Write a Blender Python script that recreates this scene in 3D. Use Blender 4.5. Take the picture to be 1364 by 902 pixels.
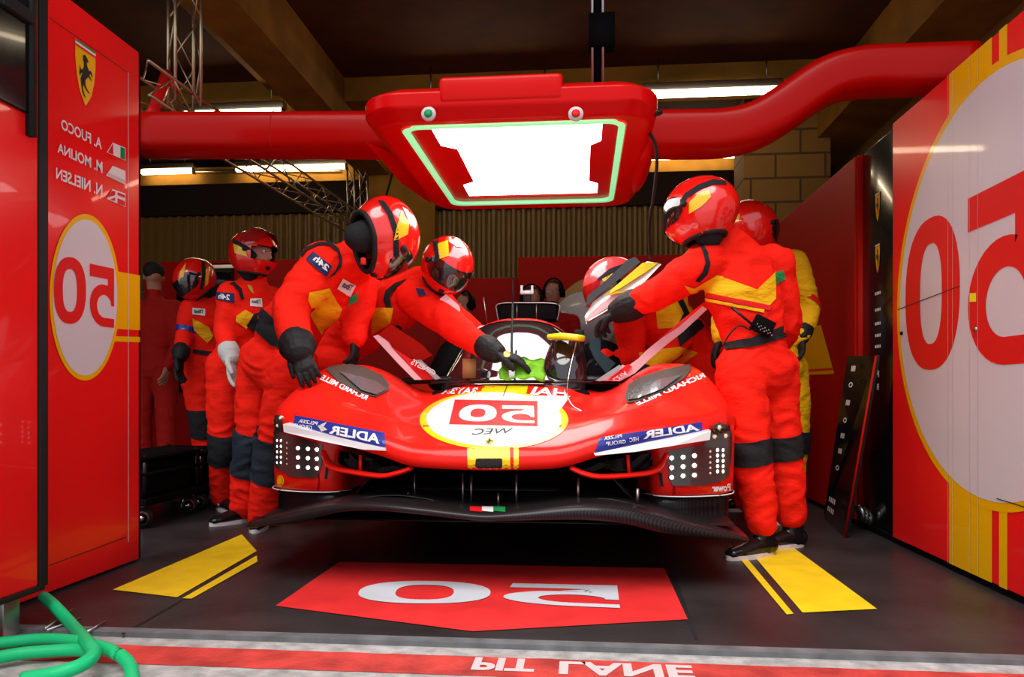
import bpy, bmesh, math, random
from mathutils import Vector, Matrix, noise
from mathutils.bvhtree import BVHTree
from mathutils.geometry import tessellate_polygon
random.seed(7)
for o in list(bpy.data.objects): bpy.data.objects.remove(o)
SC = bpy.context.scene; COL = SC.collection
R = math.radians
# ---------------------------------------------------------------- camera
YAW = R(5.31); CA, SA = math.cos(YAW), math.sin(YAW); EYE = Vector((0, 0, .76))
cam = bpy.data.objects.new('camera', bpy.data.cameras.new('camera')); COL.objects.link(cam)
cam.location = EYE; cam.rotation_euler = (R(90), 0, YAW)
cam.data.sensor_width = 36; cam.data.lens = 36 * 1000 / 1364; cam.data.shift_y = 74 / 1364
cam.data.clip_start = .05
SC.camera = cam
# ---------------------------------------------------------------- daylight from the pit lane side
world = bpy.data.worlds.new('overcast_daylight'); SC.world = world; world.use_nodes = True
bg = world.node_tree.nodes['Background']; bg.inputs[0].default_value = (.86, .92, 1, 1); bg.inputs[1].default_value = 1.05
sun = bpy.data.objects.new('sun', bpy.data.lights.new('sun', 'SUN')); COL.objects.link(sun)
sun.data.energy = 3.0; sun.data.angle = R(45); sun.data.color = (1, .97, .92); sun.rotation_euler = (R(30), 0, R(-10))
SC.view_settings.view_transform = 'Standard'; SC.view_settings.look = 'None'
SC.view_settings.exposure = 0.10; SC.view_settings.gamma = 1; SC.view_settings.use_curve_mapping = False
LAMP_POWER, TUBE_POWER = 7.5, 15.0

# ---------------------------------------------------------------- helpers
def ray(px, py):
    cx = (px - 682) / 1000
    return Vector((cx * CA - SA, cx * SA + CA, (525 - py) / 1000))
def W(px, py, Y): d = ray(px, py); return EYE + d * (Y / d.y)
def WX(px, py, X): d = ray(px, py); return EYE + d * (X / d.x)
def WZ(px, py, Z): d = ray(px, py); return EYE + d * ((Z - EYE.z) / d.z)
def lerp(a, b, t): return a + (b - a) * t
def interp(tab, x):
    if x <= tab[0][0]: return tab[0][1]
    if x >= tab[-1][0]: return tab[-1][1]
    n = len(tab); sl = [(tab[i + 1][1] - tab[i][1]) / (tab[i + 1][0] - tab[i][0]) for i in range(n - 1)]
    tg = [sl[0]] + [0 if sl[i - 1] * sl[i] <= 0 else 2 * sl[i - 1] * sl[i] / (sl[i - 1] + sl[i]) for i in range(1, n - 1)] + [sl[-1]]
    for i in range(n - 1):
        if x <= tab[i + 1][0]:
            h = tab[i + 1][0] - tab[i][0]; t = (x - tab[i][0]) / h; a, b = tab[i][1], tab[i + 1][1]
            return (2 * t**3 - 3 * t * t + 1) * a + (t**3 - 2 * t * t + t) * h * tg[i] + (3 * t * t - 2 * t**3) * b + (t**3 - t * t) * h * tg[i + 1]

MATS = {}
def mat(name, color, rough=.5, metal=0, coat=0, emit=0, bump=0, bscale=40, var=0, vscale=4, bdist=.01, aniso=None, spec=None, transmission=0):
    if name in MATS: return MATS[name]
    m = bpy.data.materials.new(name); m.use_nodes = True; nt = m.node_tree; b = nt.nodes['Principled BSDF']
    b.inputs['Base Color'].default_value = (*color, 1); b.inputs['Roughness'].default_value = rough
    b.inputs['Specular IOR Level'].default_value = spec if spec is not None else (.25 if rough >= .3 and not metal else .5)
    b.inputs['Metallic'].default_value = metal; b.inputs['Coat Weight'].default_value = coat; b.inputs['Coat Roughness'].default_value = .04
    if transmission: b.inputs['Transmission Weight'].default_value = transmission
    if emit: b.inputs['Emission Color'].default_value = (*color, 1); b.inputs['Emission Strength'].default_value = emit
    tc = nt.nodes.new('ShaderNodeTexCoord')
    if var:
        n = nt.nodes.new('ShaderNodeTexNoise'); n.inputs['Scale'].default_value = vscale; n.inputs['Detail'].default_value = 6
        nt.links.new(tc.outputs['Object'], n.inputs['Vector'])
        mr = nt.nodes.new('ShaderNodeMapRange'); mr.inputs[1].default_value = .3; mr.inputs[2].default_value = .7
        mr.inputs[3].default_value = 1 - var; mr.inputs[4].default_value = 1 + var
        nt.links.new(n.outputs['Fac'], mr.inputs[0])
        vm = nt.nodes.new('ShaderNodeVectorMath'); vm.operation = 'SCALE'; vm.inputs[0].default_value = color
        nt.links.new(mr.outputs[0], vm.inputs['Scale']); nt.links.new(vm.outputs[0], b.inputs['Base Color'])
    if bump:
        n = nt.nodes.new('ShaderNodeTexNoise'); n.inputs['Scale'].default_value = bscale; n.inputs['Detail'].default_value = 4
        mp = nt.nodes.new('ShaderNodeMapping'); mp.inputs['Scale'].default_value = aniso or (1, 1, 1)
        nt.links.new(tc.outputs['Object'], mp.inputs[0]); nt.links.new(mp.outputs[0], n.inputs['Vector'])
        bp = nt.nodes.new('ShaderNodeBump'); bp.inputs['Strength'].default_value = bump; bp.inputs['Distance'].default_value = bdist
        nt.links.new(n.outputs['Fac'], bp.inputs['Height']); nt.links.new(bp.outputs[0], b.inputs['Normal'])
    MATS[name] = m; return m
def carbon_mat():
    m = bpy.data.materials.new('carbon_weave'); m.use_nodes = True; nt = m.node_tree; b = nt.nodes['Principled BSDF']
    tc = nt.nodes.new('ShaderNodeTexCoord'); mp = nt.nodes.new('ShaderNodeMapping'); mp.inputs['Rotation'].default_value = (0, 0, R(40)); mp.inputs['Scale'].default_value = (60, 60, 60)
    c = nt.nodes.new('ShaderNodeTexWave'); c.inputs['Scale'].default_value = .6; c.inputs['Distortion'].default_value = 1.0
    nt.links.new(tc.outputs['Object'], mp.inputs[0]); nt.links.new(mp.outputs[0], c.inputs['Vector'])
    r = nt.nodes.new('ShaderNodeValToRGB'); r.color_ramp.elements[0].color = (.006, .005, .006, 1); r.color_ramp.elements[1].color = (.022, .018, .019, 1)
    nt.links.new(c.outputs['Fac'], r.inputs[0]); nt.links.new(r.outputs[0], b.inputs['Base Color'])
    b.inputs['Roughness'].default_value = .35; b.inputs['Specular IOR Level'].default_value = .2; b.inputs['Coat Weight'].default_value = .15
    MATS['carbon'] = m; return m
RED = (.85, .014, .008); YEL = (.88, .52, .0)
mat('car_red', RED, .28, coat=.28, spec=.12); mat('car_yellow', (.9, .62, .0), .35, coat=.6); mat('car_white', (.86, .86, .88), .3, coat=.6)
mat('suit_red', (.90, .016, .007), .75, spec=.08, bump=.45, bscale=13, bdist=.02, aniso=(1, 1, 1.8), var=.12, vscale=9)
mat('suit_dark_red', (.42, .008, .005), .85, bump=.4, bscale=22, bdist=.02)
mat('suit_yellow', (.86, .45, .003), .75, bump=.5, bscale=22, bdist=.02, aniso=(1, 1, 2.4))
mat('black_cloth', (.012, .012, .014), .8, bump=.4, bscale=60)
mat('navy_cloth', (.016, .022, .035), .7, bump=.5, bscale=40)
mat('glove_black', (.010, .010, .011), .6, bump=.3, bscale=60); mat('glove_white', (.55, .54, .52), .7, bump=.3, bscale=60)
mat('helmet_red', (.80, .008, .005), .22, coat=1); mat('helmet_red_lamplit', (.80, .06, .07), .25, coat=1); mat('visor_dark', (.012, .010, .010), .08, coat=1)
mat('visor_red', (.35, .01, .01), .1, coat=1)
mat('helmet_yellow', (.9, .50, .01), .3, coat=.8); mat('rubber', (.012, .012, .012), .65); mat('black_gloss', (.006, .006, .007), .15, coat=.25, spec=.25)
mat('black_matte', (.004, .0035, .004), .8, spec=.06); mat('skin', (.48, .22, .14), .55); mat('hair', (.018, .012, .009), .7, bump=.6, bscale=90)
mat('chrome', (.75, .75, .76), .18, metal=1); mat('steel', (.42, .41, .40), .35, metal=1, bump=.1); mat('brass_steel', (.60, .47, .30), .35, metal=1)
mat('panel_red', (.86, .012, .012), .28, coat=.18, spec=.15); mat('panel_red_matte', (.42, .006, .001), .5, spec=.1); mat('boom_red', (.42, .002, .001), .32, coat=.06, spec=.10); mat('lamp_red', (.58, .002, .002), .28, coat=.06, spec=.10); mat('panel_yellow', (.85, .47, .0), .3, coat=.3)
mat('panel_white', (.66, .64, .67), .3, coat=.3); mat('ink_white', (.78, .76, .76), .5); mat('ink_grey', (.60, .52, .52), .5)
mat('ink_black', (.015, .015, .015), .5); mat('ink_blue', (.015, .03, .25), .4, coat=.4); mat('ink_green', (.01, .26, .07), .5); mat('ink_red', (.72, .01, .01), .5); mat('ink_pink', (.85, .25, .27), .4)
mat('navy_badge', (.01, .02, .09), .6); mat('gold', (.55, .36, .05), .5)
mat('floor_black', (.030, .024, .024), .38, bump=.25, bscale=14, var=.35, vscale=3)
mat('floor_sill', (.13, .135, .14), .5, var=.3, vscale=12)
mat('floor_red', (.74, .03, .03), .45, var=.12, vscale=7); mat('floor_yellow', (.85, .56, .012), .45, var=.1, vscale=10); mat('floor_white', (.62, .63, .68), .5, var=.08)
mat('concrete_light', (.36, .35, .34), .85, bump=.5, bscale=60, var=.30, vscale=20); mat('paint_line_red', (.50, .045, .035), .75, bump=.5, bscale=60, var=.35, vscale=9)
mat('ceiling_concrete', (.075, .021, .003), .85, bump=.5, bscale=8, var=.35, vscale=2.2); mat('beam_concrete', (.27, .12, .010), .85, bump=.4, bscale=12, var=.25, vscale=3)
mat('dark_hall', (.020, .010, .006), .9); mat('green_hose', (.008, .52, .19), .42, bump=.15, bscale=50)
mat('lime_cloth', (.30, .72, .04), .8, bump=.5, bscale=30); mat('led_white', (1, .98, .95), .3, emit=2.8); mat('led_amber', (.8, .62, .45), .3, emit=.25)
mat('tube_light', (1, .86, .62), .3, emit=TUBE_POWER); mat('lamp_panel', (1, 1, .99), .3, emit=LAMP_POWER); mat('trim_reflected_glow', (.28, .95, .46), .4, emit=.65)
mat('glass_dark', (.020, .012, .014), .06, coat=1); mat('windscreen', (.10, .10, .11), .035, coat=1, metal=.85); mat('head_housing', (.045, .04, .04), .2, coat=.8)
mat('mesh_grille', (.03, .028, .028), .5, bump=1, bscale=260, bdist=.01); mat('louvre_brown', (.075, .06, .05), .5, bump=.6, bscale=200); mat('duct_grey', (.11, .11, .12), .22, coat=.5); mat('tan', (.50, .27, .09), .6); mat('pinkwhite', (.85, .55, .58), .35, coat=.4)
mat('lime_yellow', (.85, .85, .02), .4, coat=.4); mat('teal_dark', (.02, .05, .06), .4)
carbon_mat()
def brick_mat():
    m = bpy.data.materials.new('blockwork'); m.use_nodes = True; nt = m.node_tree; b = nt.nodes['Principled BSDF']
    tc = nt.nodes.new('ShaderNodeTexCoord'); mp = nt.nodes.new('ShaderNodeMapping'); mp.inputs['Rotation'].default_value = (R(90), 0, 0)
    br = nt.nodes.new('ShaderNodeTexBrick'); br.inputs['Color1'].default_value = (.27, .13, .018, 1); br.inputs['Color2'].default_value = (.22, .10, .013, 1); br.inputs['Mortar'].default_value = (.08, .035, .008, 1)
    br.inputs['Scale'].default_value = 1.0; br.inputs['Brick Width'].default_value = .5; br.inputs['Row Height'].default_value = .25; br.inputs['Mortar Size'].default_value = .012
    nt.links.new(tc.outputs['Object'], mp.inputs[0]); nt.links.new(mp.outputs[0], br.inputs['Vector']); nt.links.new(br.outputs[0], b.inputs['Base Color']); b.inputs['Roughness'].default_value = .85
    MATS['blockwork'] = m
    m = bpy.data.materials.new('corrugated_sheet'); m.use_nodes = True; nt = m.node_tree; b = nt.nodes['Principled BSDF']; b.inputs['Base Color'].default_value = (.20, .10, .010, 1); b.inputs['Roughness'].default_value = .5
    MATS['corrugated'] = m
brick_mat()

def link(o, parent=None):
    COL.objects.link(o)
    if parent:
        o.parent = parent; o.matrix_parent_inverse = PINV(parent)
    return o
def PINV(p):
    m = Matrix.Identity(4); q = p; chain = []
    while q: chain.append(q); q = q.parent
    for q in reversed(chain): m = m @ (q.matrix_parent_inverse if q.parent else Matrix.Identity(4)) @ Matrix.LocRotScale(q.location, q.rotation_euler, q.scale)
    return m.inverted()
def tag(o, label=None, cat=None, group=None, kind=None):
    if label: o['label'] = label
    if cat: o['category'] = cat
    if group: o['group'] = group
    if kind: o['kind'] = kind
    return o
def empty(name, loc, label, cat, group=None):
    o = bpy.data.objects.new(name, None); o.location = loc; o.empty_display_size = .1; COL.objects.link(o)
    return tag(o, label, cat, group)
def mk(name, bm, m, parent=None, smooth=True, label=None, recalc=True):
    if recalc: bmesh.ops.recalc_face_normals(bm, faces=bm.faces)
    me = bpy.data.meshes.new(name); bm.to_mesh(me); bm.free()
    for f in me.polygons: f.use_smooth = smooth
    ms = m if isinstance(m, (list, tuple)) else [m]
    for x in ms: me.materials.append(MATS[x] if isinstance(x, str) else x)
    o = bpy.data.objects.new(name, me); link(o, parent)
    if label: o['label'] = label
    return o
def struct(name, bm, m, parent=None, smooth=False):
    o = mk(name, bm, m, parent, smooth)
    if not parent: o['kind'] = 'structure'
    return o
def box(bm, a, b, bev=0):
    a, b = Vector(a), Vector(b); c = (a + b) / 2; s = b - a
    r = bmesh.ops.create_cube(bm, size=1, matrix=Matrix.Translation(c) @ Matrix.Diagonal((abs(s.x), abs(s.y), abs(s.z), 1)))
    if bev:
        es = list({e for v in r['verts'] for e in v.link_edges})
        bmesh.ops.bevel(bm, geom=es, offset=bev, segments=3, affect='EDGES', profile=.5)
    return bm
def BX(a, b, bev=0): return box(bmesh.new(), a, b, bev)
def frame_for(t, ref):
    t = t.normalized(); s = ref - t * ref.dot(t)
    if s.length < 1e-4: s = t.orthogonal()
    s.normalize(); return s, t.cross(s).normalized()
def loft(bm, pts, ra, rb=None, ref=Vector((1, 0, 0)), seg=16, cap=True, refs=None, power=2.0):
    pts = [Vector(p) for p in pts]; n = len(pts)
    if not isinstance(ra, (list, tuple)): ra = [ra] * n
    rb = rb if rb is not None else ra
    if not isinstance(rb, (list, tuple)): rb = [rb] * n
    tans = [(pts[min(i + 1, n - 1)] - pts[max(i - 1, 0)]).normalized() for i in range(n)]
    P, A_, B_, T, RF = list(pts), list(ra), list(rb), list(tans), (list(refs) if refs else [ref] * n)
    if cap:
        for k, (off, sc) in enumerate(((.5, .87), (.87, .5), (.98, .17))):
            r0 = min(ra[0], rb[0]); r1 = min(ra[-1], rb[-1])
            P.insert(0, pts[0] - tans[0] * r0 * off); A_.insert(0, ra[0] * sc); B_.insert(0, rb[0] * sc); T.insert(0, tans[0]); RF.insert(0, RF[0])
            P.append(pts[-1] + tans[-1] * r1 * off); A_.append(ra[-1] * sc); B_.append(rb[-1] * sc); T.append(tans[-1]); RF.append(RF[-1])
    rings = []; prev = None
    for p, a, b, t, rf in zip(P, A_, B_, T, RF):
        rr = rf if (refs or prev is None or abs(rf.normalized().dot(t)) < .85) else prev
        s, u = frame_for(t, rr); prev = s; ring = []
        for k in range(seg):
            an = 2 * math.pi * k / seg; c, d = math.cos(an), math.sin(an)
            if power != 2: c = math.copysign(abs(c) ** (2 / power), c); d = math.copysign(abs(d) ** (2 / power), d)
            ring.append(bm.verts.new(p + s * (a * c) + u * (b * d)))
        rings.append(ring)
    for r0, r1 in zip(rings, rings[1:]):
        for k in range(seg): bm.faces.new((r0[k], r0[(k + 1) % seg], r1[(k + 1) % seg], r1[k]))
    bm.faces.new(rings[0][::-1]); bm.faces.new(rings[-1]); return bm
def TB(pts, r, seg=10, **k): return loft(bmesh.new(), pts, r, seg=seg, cap=False, **k)
def curve_pts(pts, n=8):
    pts = [Vector(p) for p in pts]; out = []
    P = [pts[0] * 2 - pts[1]] + pts + [pts[-1] * 2 - pts[-2]]
    for i in range(1, len(P) - 2):
        for k in range(n):
            t = k / n; a, b, c, d = P[i - 1:i + 3]
            out.append(.5 * ((2 * b) + (c - a) * t + (2 * a - 5 * b + 4 * c - d) * t * t + (3 * b - a - 3 * c + d) * t ** 3))
    out.append(pts[-1]); return out
def ball(bm, c, r, rot=None, seg=20):
    r = r if isinstance(r, (list, tuple)) else (r, r, r)
    M = Matrix.Translation(c) @ (rot.to_4x4() if rot else Matrix.Identity(4)) @ Matrix.Diagonal((*r, 1))
    bmesh.ops.create_uvsphere(bm, u_segments=seg, v_segments=max(6, seg // 2), radius=1, matrix=M); return bm
def cyl(bm, c, axis, r, h, seg=24, r2=None):
    q = Vector((0, 0, 1)).rotation_difference(Vector(axis).normalized())
    bmesh.ops.create_cone(bm, cap_ends=True, segments=seg, radius1=r, radius2=r if r2 is None else r2, depth=h, matrix=Matrix.Translation(c) @ q.to_matrix().to_4x4()); return bm
def remesh(name, bm, vox, smooth=4, fold=0, seed=0, fscale=1.0):
    bmesh.ops.recalc_face_normals(bm, faces=bm.faces)
    me = bpy.data.meshes.new('tmp'); bm.to_mesh(me); bm.free()
    o = bpy.data.objects.new('tmp', me); COL.objects.link(o)
    md = o.modifiers.new('r', 'REMESH'); md.mode = 'VOXEL'; md.voxel_size = vox
    bpy.context.view_layer.update()
    dg = bpy.context.evaluated_depsgraph_get(); m2 = bpy.data.meshes.new_from_object(o.evaluated_get(dg))
    bpy.data.objects.remove(o); bm = bmesh.new(); bm.from_mesh(m2); bpy.data.meshes.remove(m2)
    for _ in range(smooth): bmesh.ops.smooth_vert(bm, verts=bm.verts, factor=.5, use_axis_x=True, use_axis_y=True, use_axis_z=True)
    if fold:
        bm.normal_update(); S = Vector((seed * 3.1, seed * 1.7, seed))
        mv = []
        for v in bm.verts:
            p = v.co * fscale + S
            q = Vector((p.x * 7, p.y * 7, p.z * 15)) + noise.noise_vector(p * 5) * 1.3
            a = 1 - abs(noise.noise(q)) * 2.4
            b = noise.noise(p * 9)
            mv.append(v.normal * (fold * (a * .75 + b * .8)))
        for v, d in zip(bm.verts, mv): v.co += d
    return bm

# ---- decals: polygons or lettering laid onto a surface
TR = {}
def bvh_of(objs):
    key = tuple(o.name for o in objs)
    if key in TR: return TR[key]
    vs, fs = [], []
    for o in objs:
        n = len(vs); vs += [v.co.copy() for v in o.data.vertices]; fs += [[n + i for i in p.vertices] for p in o.data.polygons]
    TR[key] = BVHTree.FromPolygons(vs, fs); return TR[key]
def shoot(tree, px, py, ymin=0):
    d = ray(px, py).normalized(); o = EYE.copy()
    for _ in range(12):
        h, n, i, dist = tree.ray_cast(o, d)
        if h is None: return None, None
        if h.y >= ymin:
            if n.dot(d) > 0: n = -n
            return h, n
        o = h + d * .001
    return None, None
def project(bm, objs, off, ymin, thick, jump):
    tree = bvh_of(objs); dead = []
    for v in bm.verts:
        h, n = shoot(tree, v.co.x, v.co.y, ymin)
        if h is None: dead.append(v); continue
        v.co = h - ray(v.co.x, v.co.y).normalized() * off * .6 + n * off * .6
    if dead: bmesh.ops.delete(bm, geom=dead, context='VERTS')
    kill = [f for f in bm.faces if max(e.calc_length() for e in f.edges) > jump]
    if kill: bmesh.ops.delete(bm, geom=kill, context='FACES')
    if thick and bm.faces:
        bm.normal_update()
        if sum((f.normal.y * f.calc_area() for f in bm.faces)) > 0: bmesh.ops.reverse_faces(bm, faces=bm.faces)
        bmesh.ops.solidify(bm, geom=bm.faces, thickness=-thick)
    return bm
def poly_bm(loops, sub=0):
    bm = bmesh.new(); flat = [Vector((p[0], p[1], 0)) for lp in loops for p in lp]
    vs = [bm.verts.new(p) for p in flat]
    for t in tessellate_polygon([[Vector((p[0], p[1], 0)) for p in lp] for lp in loops]):
        try: bm.faces.new([vs[i] for i in t])
        except ValueError: pass
    subdiv(bm, sub); return bm
def subdiv(bm, sub):
    if not sub: return
    for _ in range(7):
        es = [e for e in bm.edges if e.calc_length() > sub]
        if not es: break
        bmesh.ops.subdivide_edges(bm, edges=es, cuts=1); bmesh.ops.triangulate(bm, faces=bm.faces)
def decal(name, loops, objs, m, parent, off=.003, sub=6, ymin=0, thick=0, jump=.12, smooth=False, label=None):
    if not isinstance(loops[0][0], (list, tuple, Vector)): loops = [loops]
    bm = project(poly_bm(loops, sub), objs, off, ymin, thick, jump); largest(bm)
    if not bm.faces: bm.free(); print('EMPTY decal', name); return None
    return mk(name, bm, m, parent, smooth, recalc=bool(thick), label=label)
def largest(bm):
    left = set(bm.faces); isl = []
    while left:
        f = left.pop(); st = [f]; g = [f]
        while st:
            for e in st.pop().edges:
                for q in e.link_faces:
                    if q in left: left.discard(q); st.append(q); g.append(q)
        isl.append((sum(x.calc_area() for x in g), g))
    if len(isl) > 1:
        isl.sort(key=lambda t: t[0]); bmesh.ops.delete(bm, geom=[f for a, g in isl[:-1] for f in g], context='FACES')
def ell(cx, cy, rx, ry, n=48, a0=0, a1=360): return [(cx + rx * math.cos(R(a0 + (a1 - a0) * k / n)), cy + ry * math.sin(R(a0 + (a1 - a0) * k / n))) for k in range(n)]
def bil(c, u, v):
    a = Vector(c[0]).lerp(Vector(c[1]), u); b = Vector(c[3]).lerp(Vector(c[2]), u); return a.lerp(b, v)
def text_bm(s, bold=.02, shear=0):
    cu = bpy.data.curves.new('t', 'FONT'); cu.body = s; cu.size = 1; cu.offset = bold; cu.resolution_u = 3; cu.shear = shear
    o = bpy.data.objects.new('t', cu); COL.objects.link(o); bpy.context.view_layer.update()
    me = bpy.data.meshes.new_from_object(o.evaluated_get(bpy.context.evaluated_depsgraph_get()))
    bpy.data.objects.remove(o); bpy.data.curves.remove(cu)
    bm = bmesh.new(); bm.from_mesh(me); bpy.data.meshes.remove(me)
    if not bm.verts: return bm
    x0 = min(v.co.x for v in bm.verts); x1 = max(v.co.x for v in bm.verts); y0 = min(v.co.y for v in bm.verts); y1 = max(v.co.y for v in bm.verts)
    for v in bm.verts: v.co = Vector(((v.co.x - x0) / (x1 - x0), (v.co.y - y0) / (y1 - y0), 0))
    return bm
def text_decal(name, s, c, objs, m, parent, bold=.02, off=.005, sub=7, ymin=0, shear=0, jump=.1):
    """c: pixel corners in reading order: start-bottom, end-bottom, end-top, start-top"""
    bm = text_bm(s, bold, shear); bmesh.ops.triangulate(bm, faces=bm.faces)
    for v in bm.verts: q = bil(c, v.co.x, v.co.y); v.co = Vector((q[0], q[1], 0))
    subdiv(bm, sub); project(bm, objs, off, ymin, 0, jump)
    if not bm.faces: bm.free(); print('EMPTY text', s); return None
    return mk(name, bm, m, parent, False, recalc=False)
def glyph5():
    p = [(1, 1), (0, 1), (0, .36), (.12, .36)]
    p += [(.40 + .30 * math.cos(R(a)), .34 + .19 * math.sin(R(a))) for a in range(155, -91, -12)]
    p += [(0, .15), (0, 0)]
    p += [(.42 + .58 * math.cos(R(a)), .35 + .35 * math.sin(R(a))) for a in range(-90, 116, 10)]
    p += [(.26, .64), (.26, .80), (1, .80)]; return [p]
def glyph0(w=.30, h=.20):
    f = lambda a, k: math.copysign(abs(a) ** k, a)
    o = [(.5 + .5 * f(math.cos(R(a)), .85), .5 + .5 * f(math.sin(R(a)), .85)) for a in range(0, 360, 8)]
    i = [(.5 + (.5 - w) * f(math.cos(R(a)), .8), .5 + (.5 - h) * f(math.sin(R(a)), .8)) for a in range(0, 360, 8)]
    return [o, i]
def glyph_decal(name, g, c, objs, m, parent, off=.005, sub=8, ymin=0):
    loops = [[tuple(bil(c, u, v)) for u, v in lp] for lp in g]
    return decal(name, loops, objs, m, parent, off, sub, ymin)
# ================================================================ the setting
HZ = Vector((0, 0, 1))
MATY = 2.27
floor = struct('floor', BX((-6, MATY, -.02), (4.2, 10.2, 0)), 'floor_black')
apron = struct('pit_apron', BX((-9, -6, -.06), (9, MATY, -.012)), 'concrete_light')
sill = struct('trim_1', BX((-6, MATY - .012, -.012), (4.2, MATY + .035, .004)), 'floor_sill')
decal_floor = [floor]
def fdecal(name, px, m, off=.003): 
    bm = poly_bm([px]) if not isinstance(px[0][0], (list, tuple)) else poly_bm(px)
    for v in bm.verts: v.co = WZ(v.co.x, v.co.y, off)
    return mk(name, bm, m, floor, False)
def flat_quad(x0, x1, y0, y1, z): 
    bm = bmesh.new(); bm.faces.new([bm.verts.new(p) for p in ((x0, y0, z), (x1, y0, z), (x1, y1, z), (x0, y1, z))]); return bm
bm = bmesh.new(); N = 160; ra_, rb_ = [], []          # worn painted line with ragged edges
for i in range(N + 1):
    x = -4.5 + 8 * i / N
    ra_.append(bm.verts.new((x, 2.035 + .006 * noise.noise(Vector((x * 14, 0, 0))), -.0105))); rb_.append(bm.verts.new((x, 2.185 + .006 * noise.noise(Vector((x * 14, 5, 0))), -.0105)))
for i in range(N): bm.faces.new((ra_[i], ra_[i + 1], rb_[i + 1], rb_[i]))
mk('painted_line', bm, 'paint_line_red', apron, False)
def pit_text(s, x0, x1, y0, y1):
    bm = text_bm(s, .035)
    for v in bm.verts: v.co = Vector((x0 + (x1 - x0) * v.co.x, y0 + (y1 - y0) * v.co.y, -.009))
    mk('painted_lettering', bm, 'ink_grey', apron, False)
a0, a1 = WZ(630, 880, 0).x, WZ(712, 885, 0).x; pit_text('PIT', a0, a1, 2.175, 2.075)
a0, a1 = WZ(745, 882, 0).x, WZ(922, 886, 0).x; pit_text('LANE', a0, a1, 2.165, 2.065)
fdecal('floor_panel', [(367, 807), (452, 748.5), (885, 757), (916, 825), (629, 841)], 'floor_red')
def fglyph(g, c):
    bm = poly_bm([[tuple(bil(c, u, v)) for u, v in lp] for lp in g])
    for v in bm.verts: v.co = WZ(v.co.x, v.co.y, .006)
    mk('floor_numeral', bm, 'floor_white', floor, False)
fglyph(glyph5(), [(826, 810), (664, 803), (683, 777), (822, 780)])
fglyph(glyph0(.28, .17), [(652, 804.5), (470, 803), (486, 773), (655, 775)])
for px in ([(150, 785.5), (236, 795.5), (342, 734), (322, 712)], [(243, 797), (255, 797.5), (343, 748), (342, 740)]): fdecal('floor_stripe', px, 'floor_yellow')
for px in ([(1168, 811), (1069, 816), (990, 724), (1052, 726)], [(1057, 817.5), (1048, 818.5), (972, 728), (980, 726)]): fdecal('floor_stripe', px, 'floor_yellow')
bm = bmesh.new()                                        # seam between the mat tiles
for px in ([(160, 845), (342, 742), (344, 743), (164, 845)], [(890, 766), (900, 766), (930, 852), (926, 852)]):
    bm.faces.new([bm.verts.new(WZ(*p, .002)) for p in px])
mk('floor_seam', bm, 'rubber', floor, False)

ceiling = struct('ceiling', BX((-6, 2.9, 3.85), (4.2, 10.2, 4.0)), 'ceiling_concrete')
def beam(n, a, b): return struct('trim_%d' % n, BX(a, b), 'beam_concrete')
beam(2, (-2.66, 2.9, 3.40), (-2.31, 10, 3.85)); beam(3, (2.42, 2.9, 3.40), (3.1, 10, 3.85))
beam(4, (-6, 7.15, 3.62), (4.2, 7.45, 3.85)); beam(5, (-6, 9.2, 3.37), (4.2, 9.5, 3.66))  # first: crossbeam added in place of the ceiling glow above the tubes
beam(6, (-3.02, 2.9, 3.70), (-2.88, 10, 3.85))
struct('wall_front', BX((-6, 2.7, 3.85), (4.2, 2.9, 6.5)), 'beam_concrete')  # unseen front wall, added so sky light enters only at the open side
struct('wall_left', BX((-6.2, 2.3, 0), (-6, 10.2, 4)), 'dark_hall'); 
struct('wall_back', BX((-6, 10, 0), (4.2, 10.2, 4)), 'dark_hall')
wr = struct('wall_side', BX((2.95, 2.3, 0), (3.1, 10.2, 4)), 'blockwork')
struct('pillar', BX((1.68, 8.0, 0), (2.55, 8.5, 3.85)), 'blockwork')
struct('pillar', BX((-2.56, 8.86, 0), (-1.75, 9.2, 3.85)), 'beam_concrete')
# corrugated shutter across the back
bm = bmesh.new(); prev = None
for i in range(0, 321):
    x = -5.9 + i * .03; ph = i % 4; y = 9.0 - (.05 if ph in (1, 2) else 0)
    cur = (bm.verts.new((x, y, 1.2)), bm.verts.new((x, y, 2.98)))
    if prev: bm.faces.new((prev[0], cur[0], cur[1], prev[1]))
    prev = cur
sh = tag(mk('shutter', bm, 'corrugated', None, False), 'ochre corrugated metal shutter across the back of the garage above the red partitions', 'shutter')
mk('rail', BX((-5.9, 8.93, 2.02), (2.6, 8.95, 2.05)), 'brass_steel', sh, False); mk('housing', BX((-5.9, 8.9, 2.98), (2.9, 9.15, 3.36)), 'dark_hall', sh, False)
# low red partitions
def partition(x0, x1, y, z, label):
    e = empty('partition', ((x0 + x1) / 2, y, 0), label, 'partition', 'red partitions across the garage')
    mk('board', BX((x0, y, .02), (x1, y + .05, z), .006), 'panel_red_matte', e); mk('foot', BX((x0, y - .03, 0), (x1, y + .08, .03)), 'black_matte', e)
    return e
def px_x(px, Y): return W(px, 400, Y).x
partition(px_x(192, 7.5), px_x(420, 7.5), 7.5, 2.15, 'red partition board at the left behind the two rear crew members')
partition(px_x(421, 7.7), px_x(690, 7.7), 7.7, 1.96, 'lower red partition board behind the leaning crew at the left of the car')
partition(px_x(690, 7.6), px_x(1030, 7.6), 7.6, 2.15, 'red partition board behind the two headphone wearers')
pc = tag(mk('wall_mirror_disc', cyl(bmesh.new(), W(795, 425, 7.58), (0, 1, 0), .42, .04, 48), 'tan'), 'round orange and cream sign on the partition behind the raised door', 'sign')
mk('disc_face', cyl(bmesh.new(), W(778, 430, 7.55), (0, 1, 0), .31, .03, 48), 'panel_white', pc)
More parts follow.
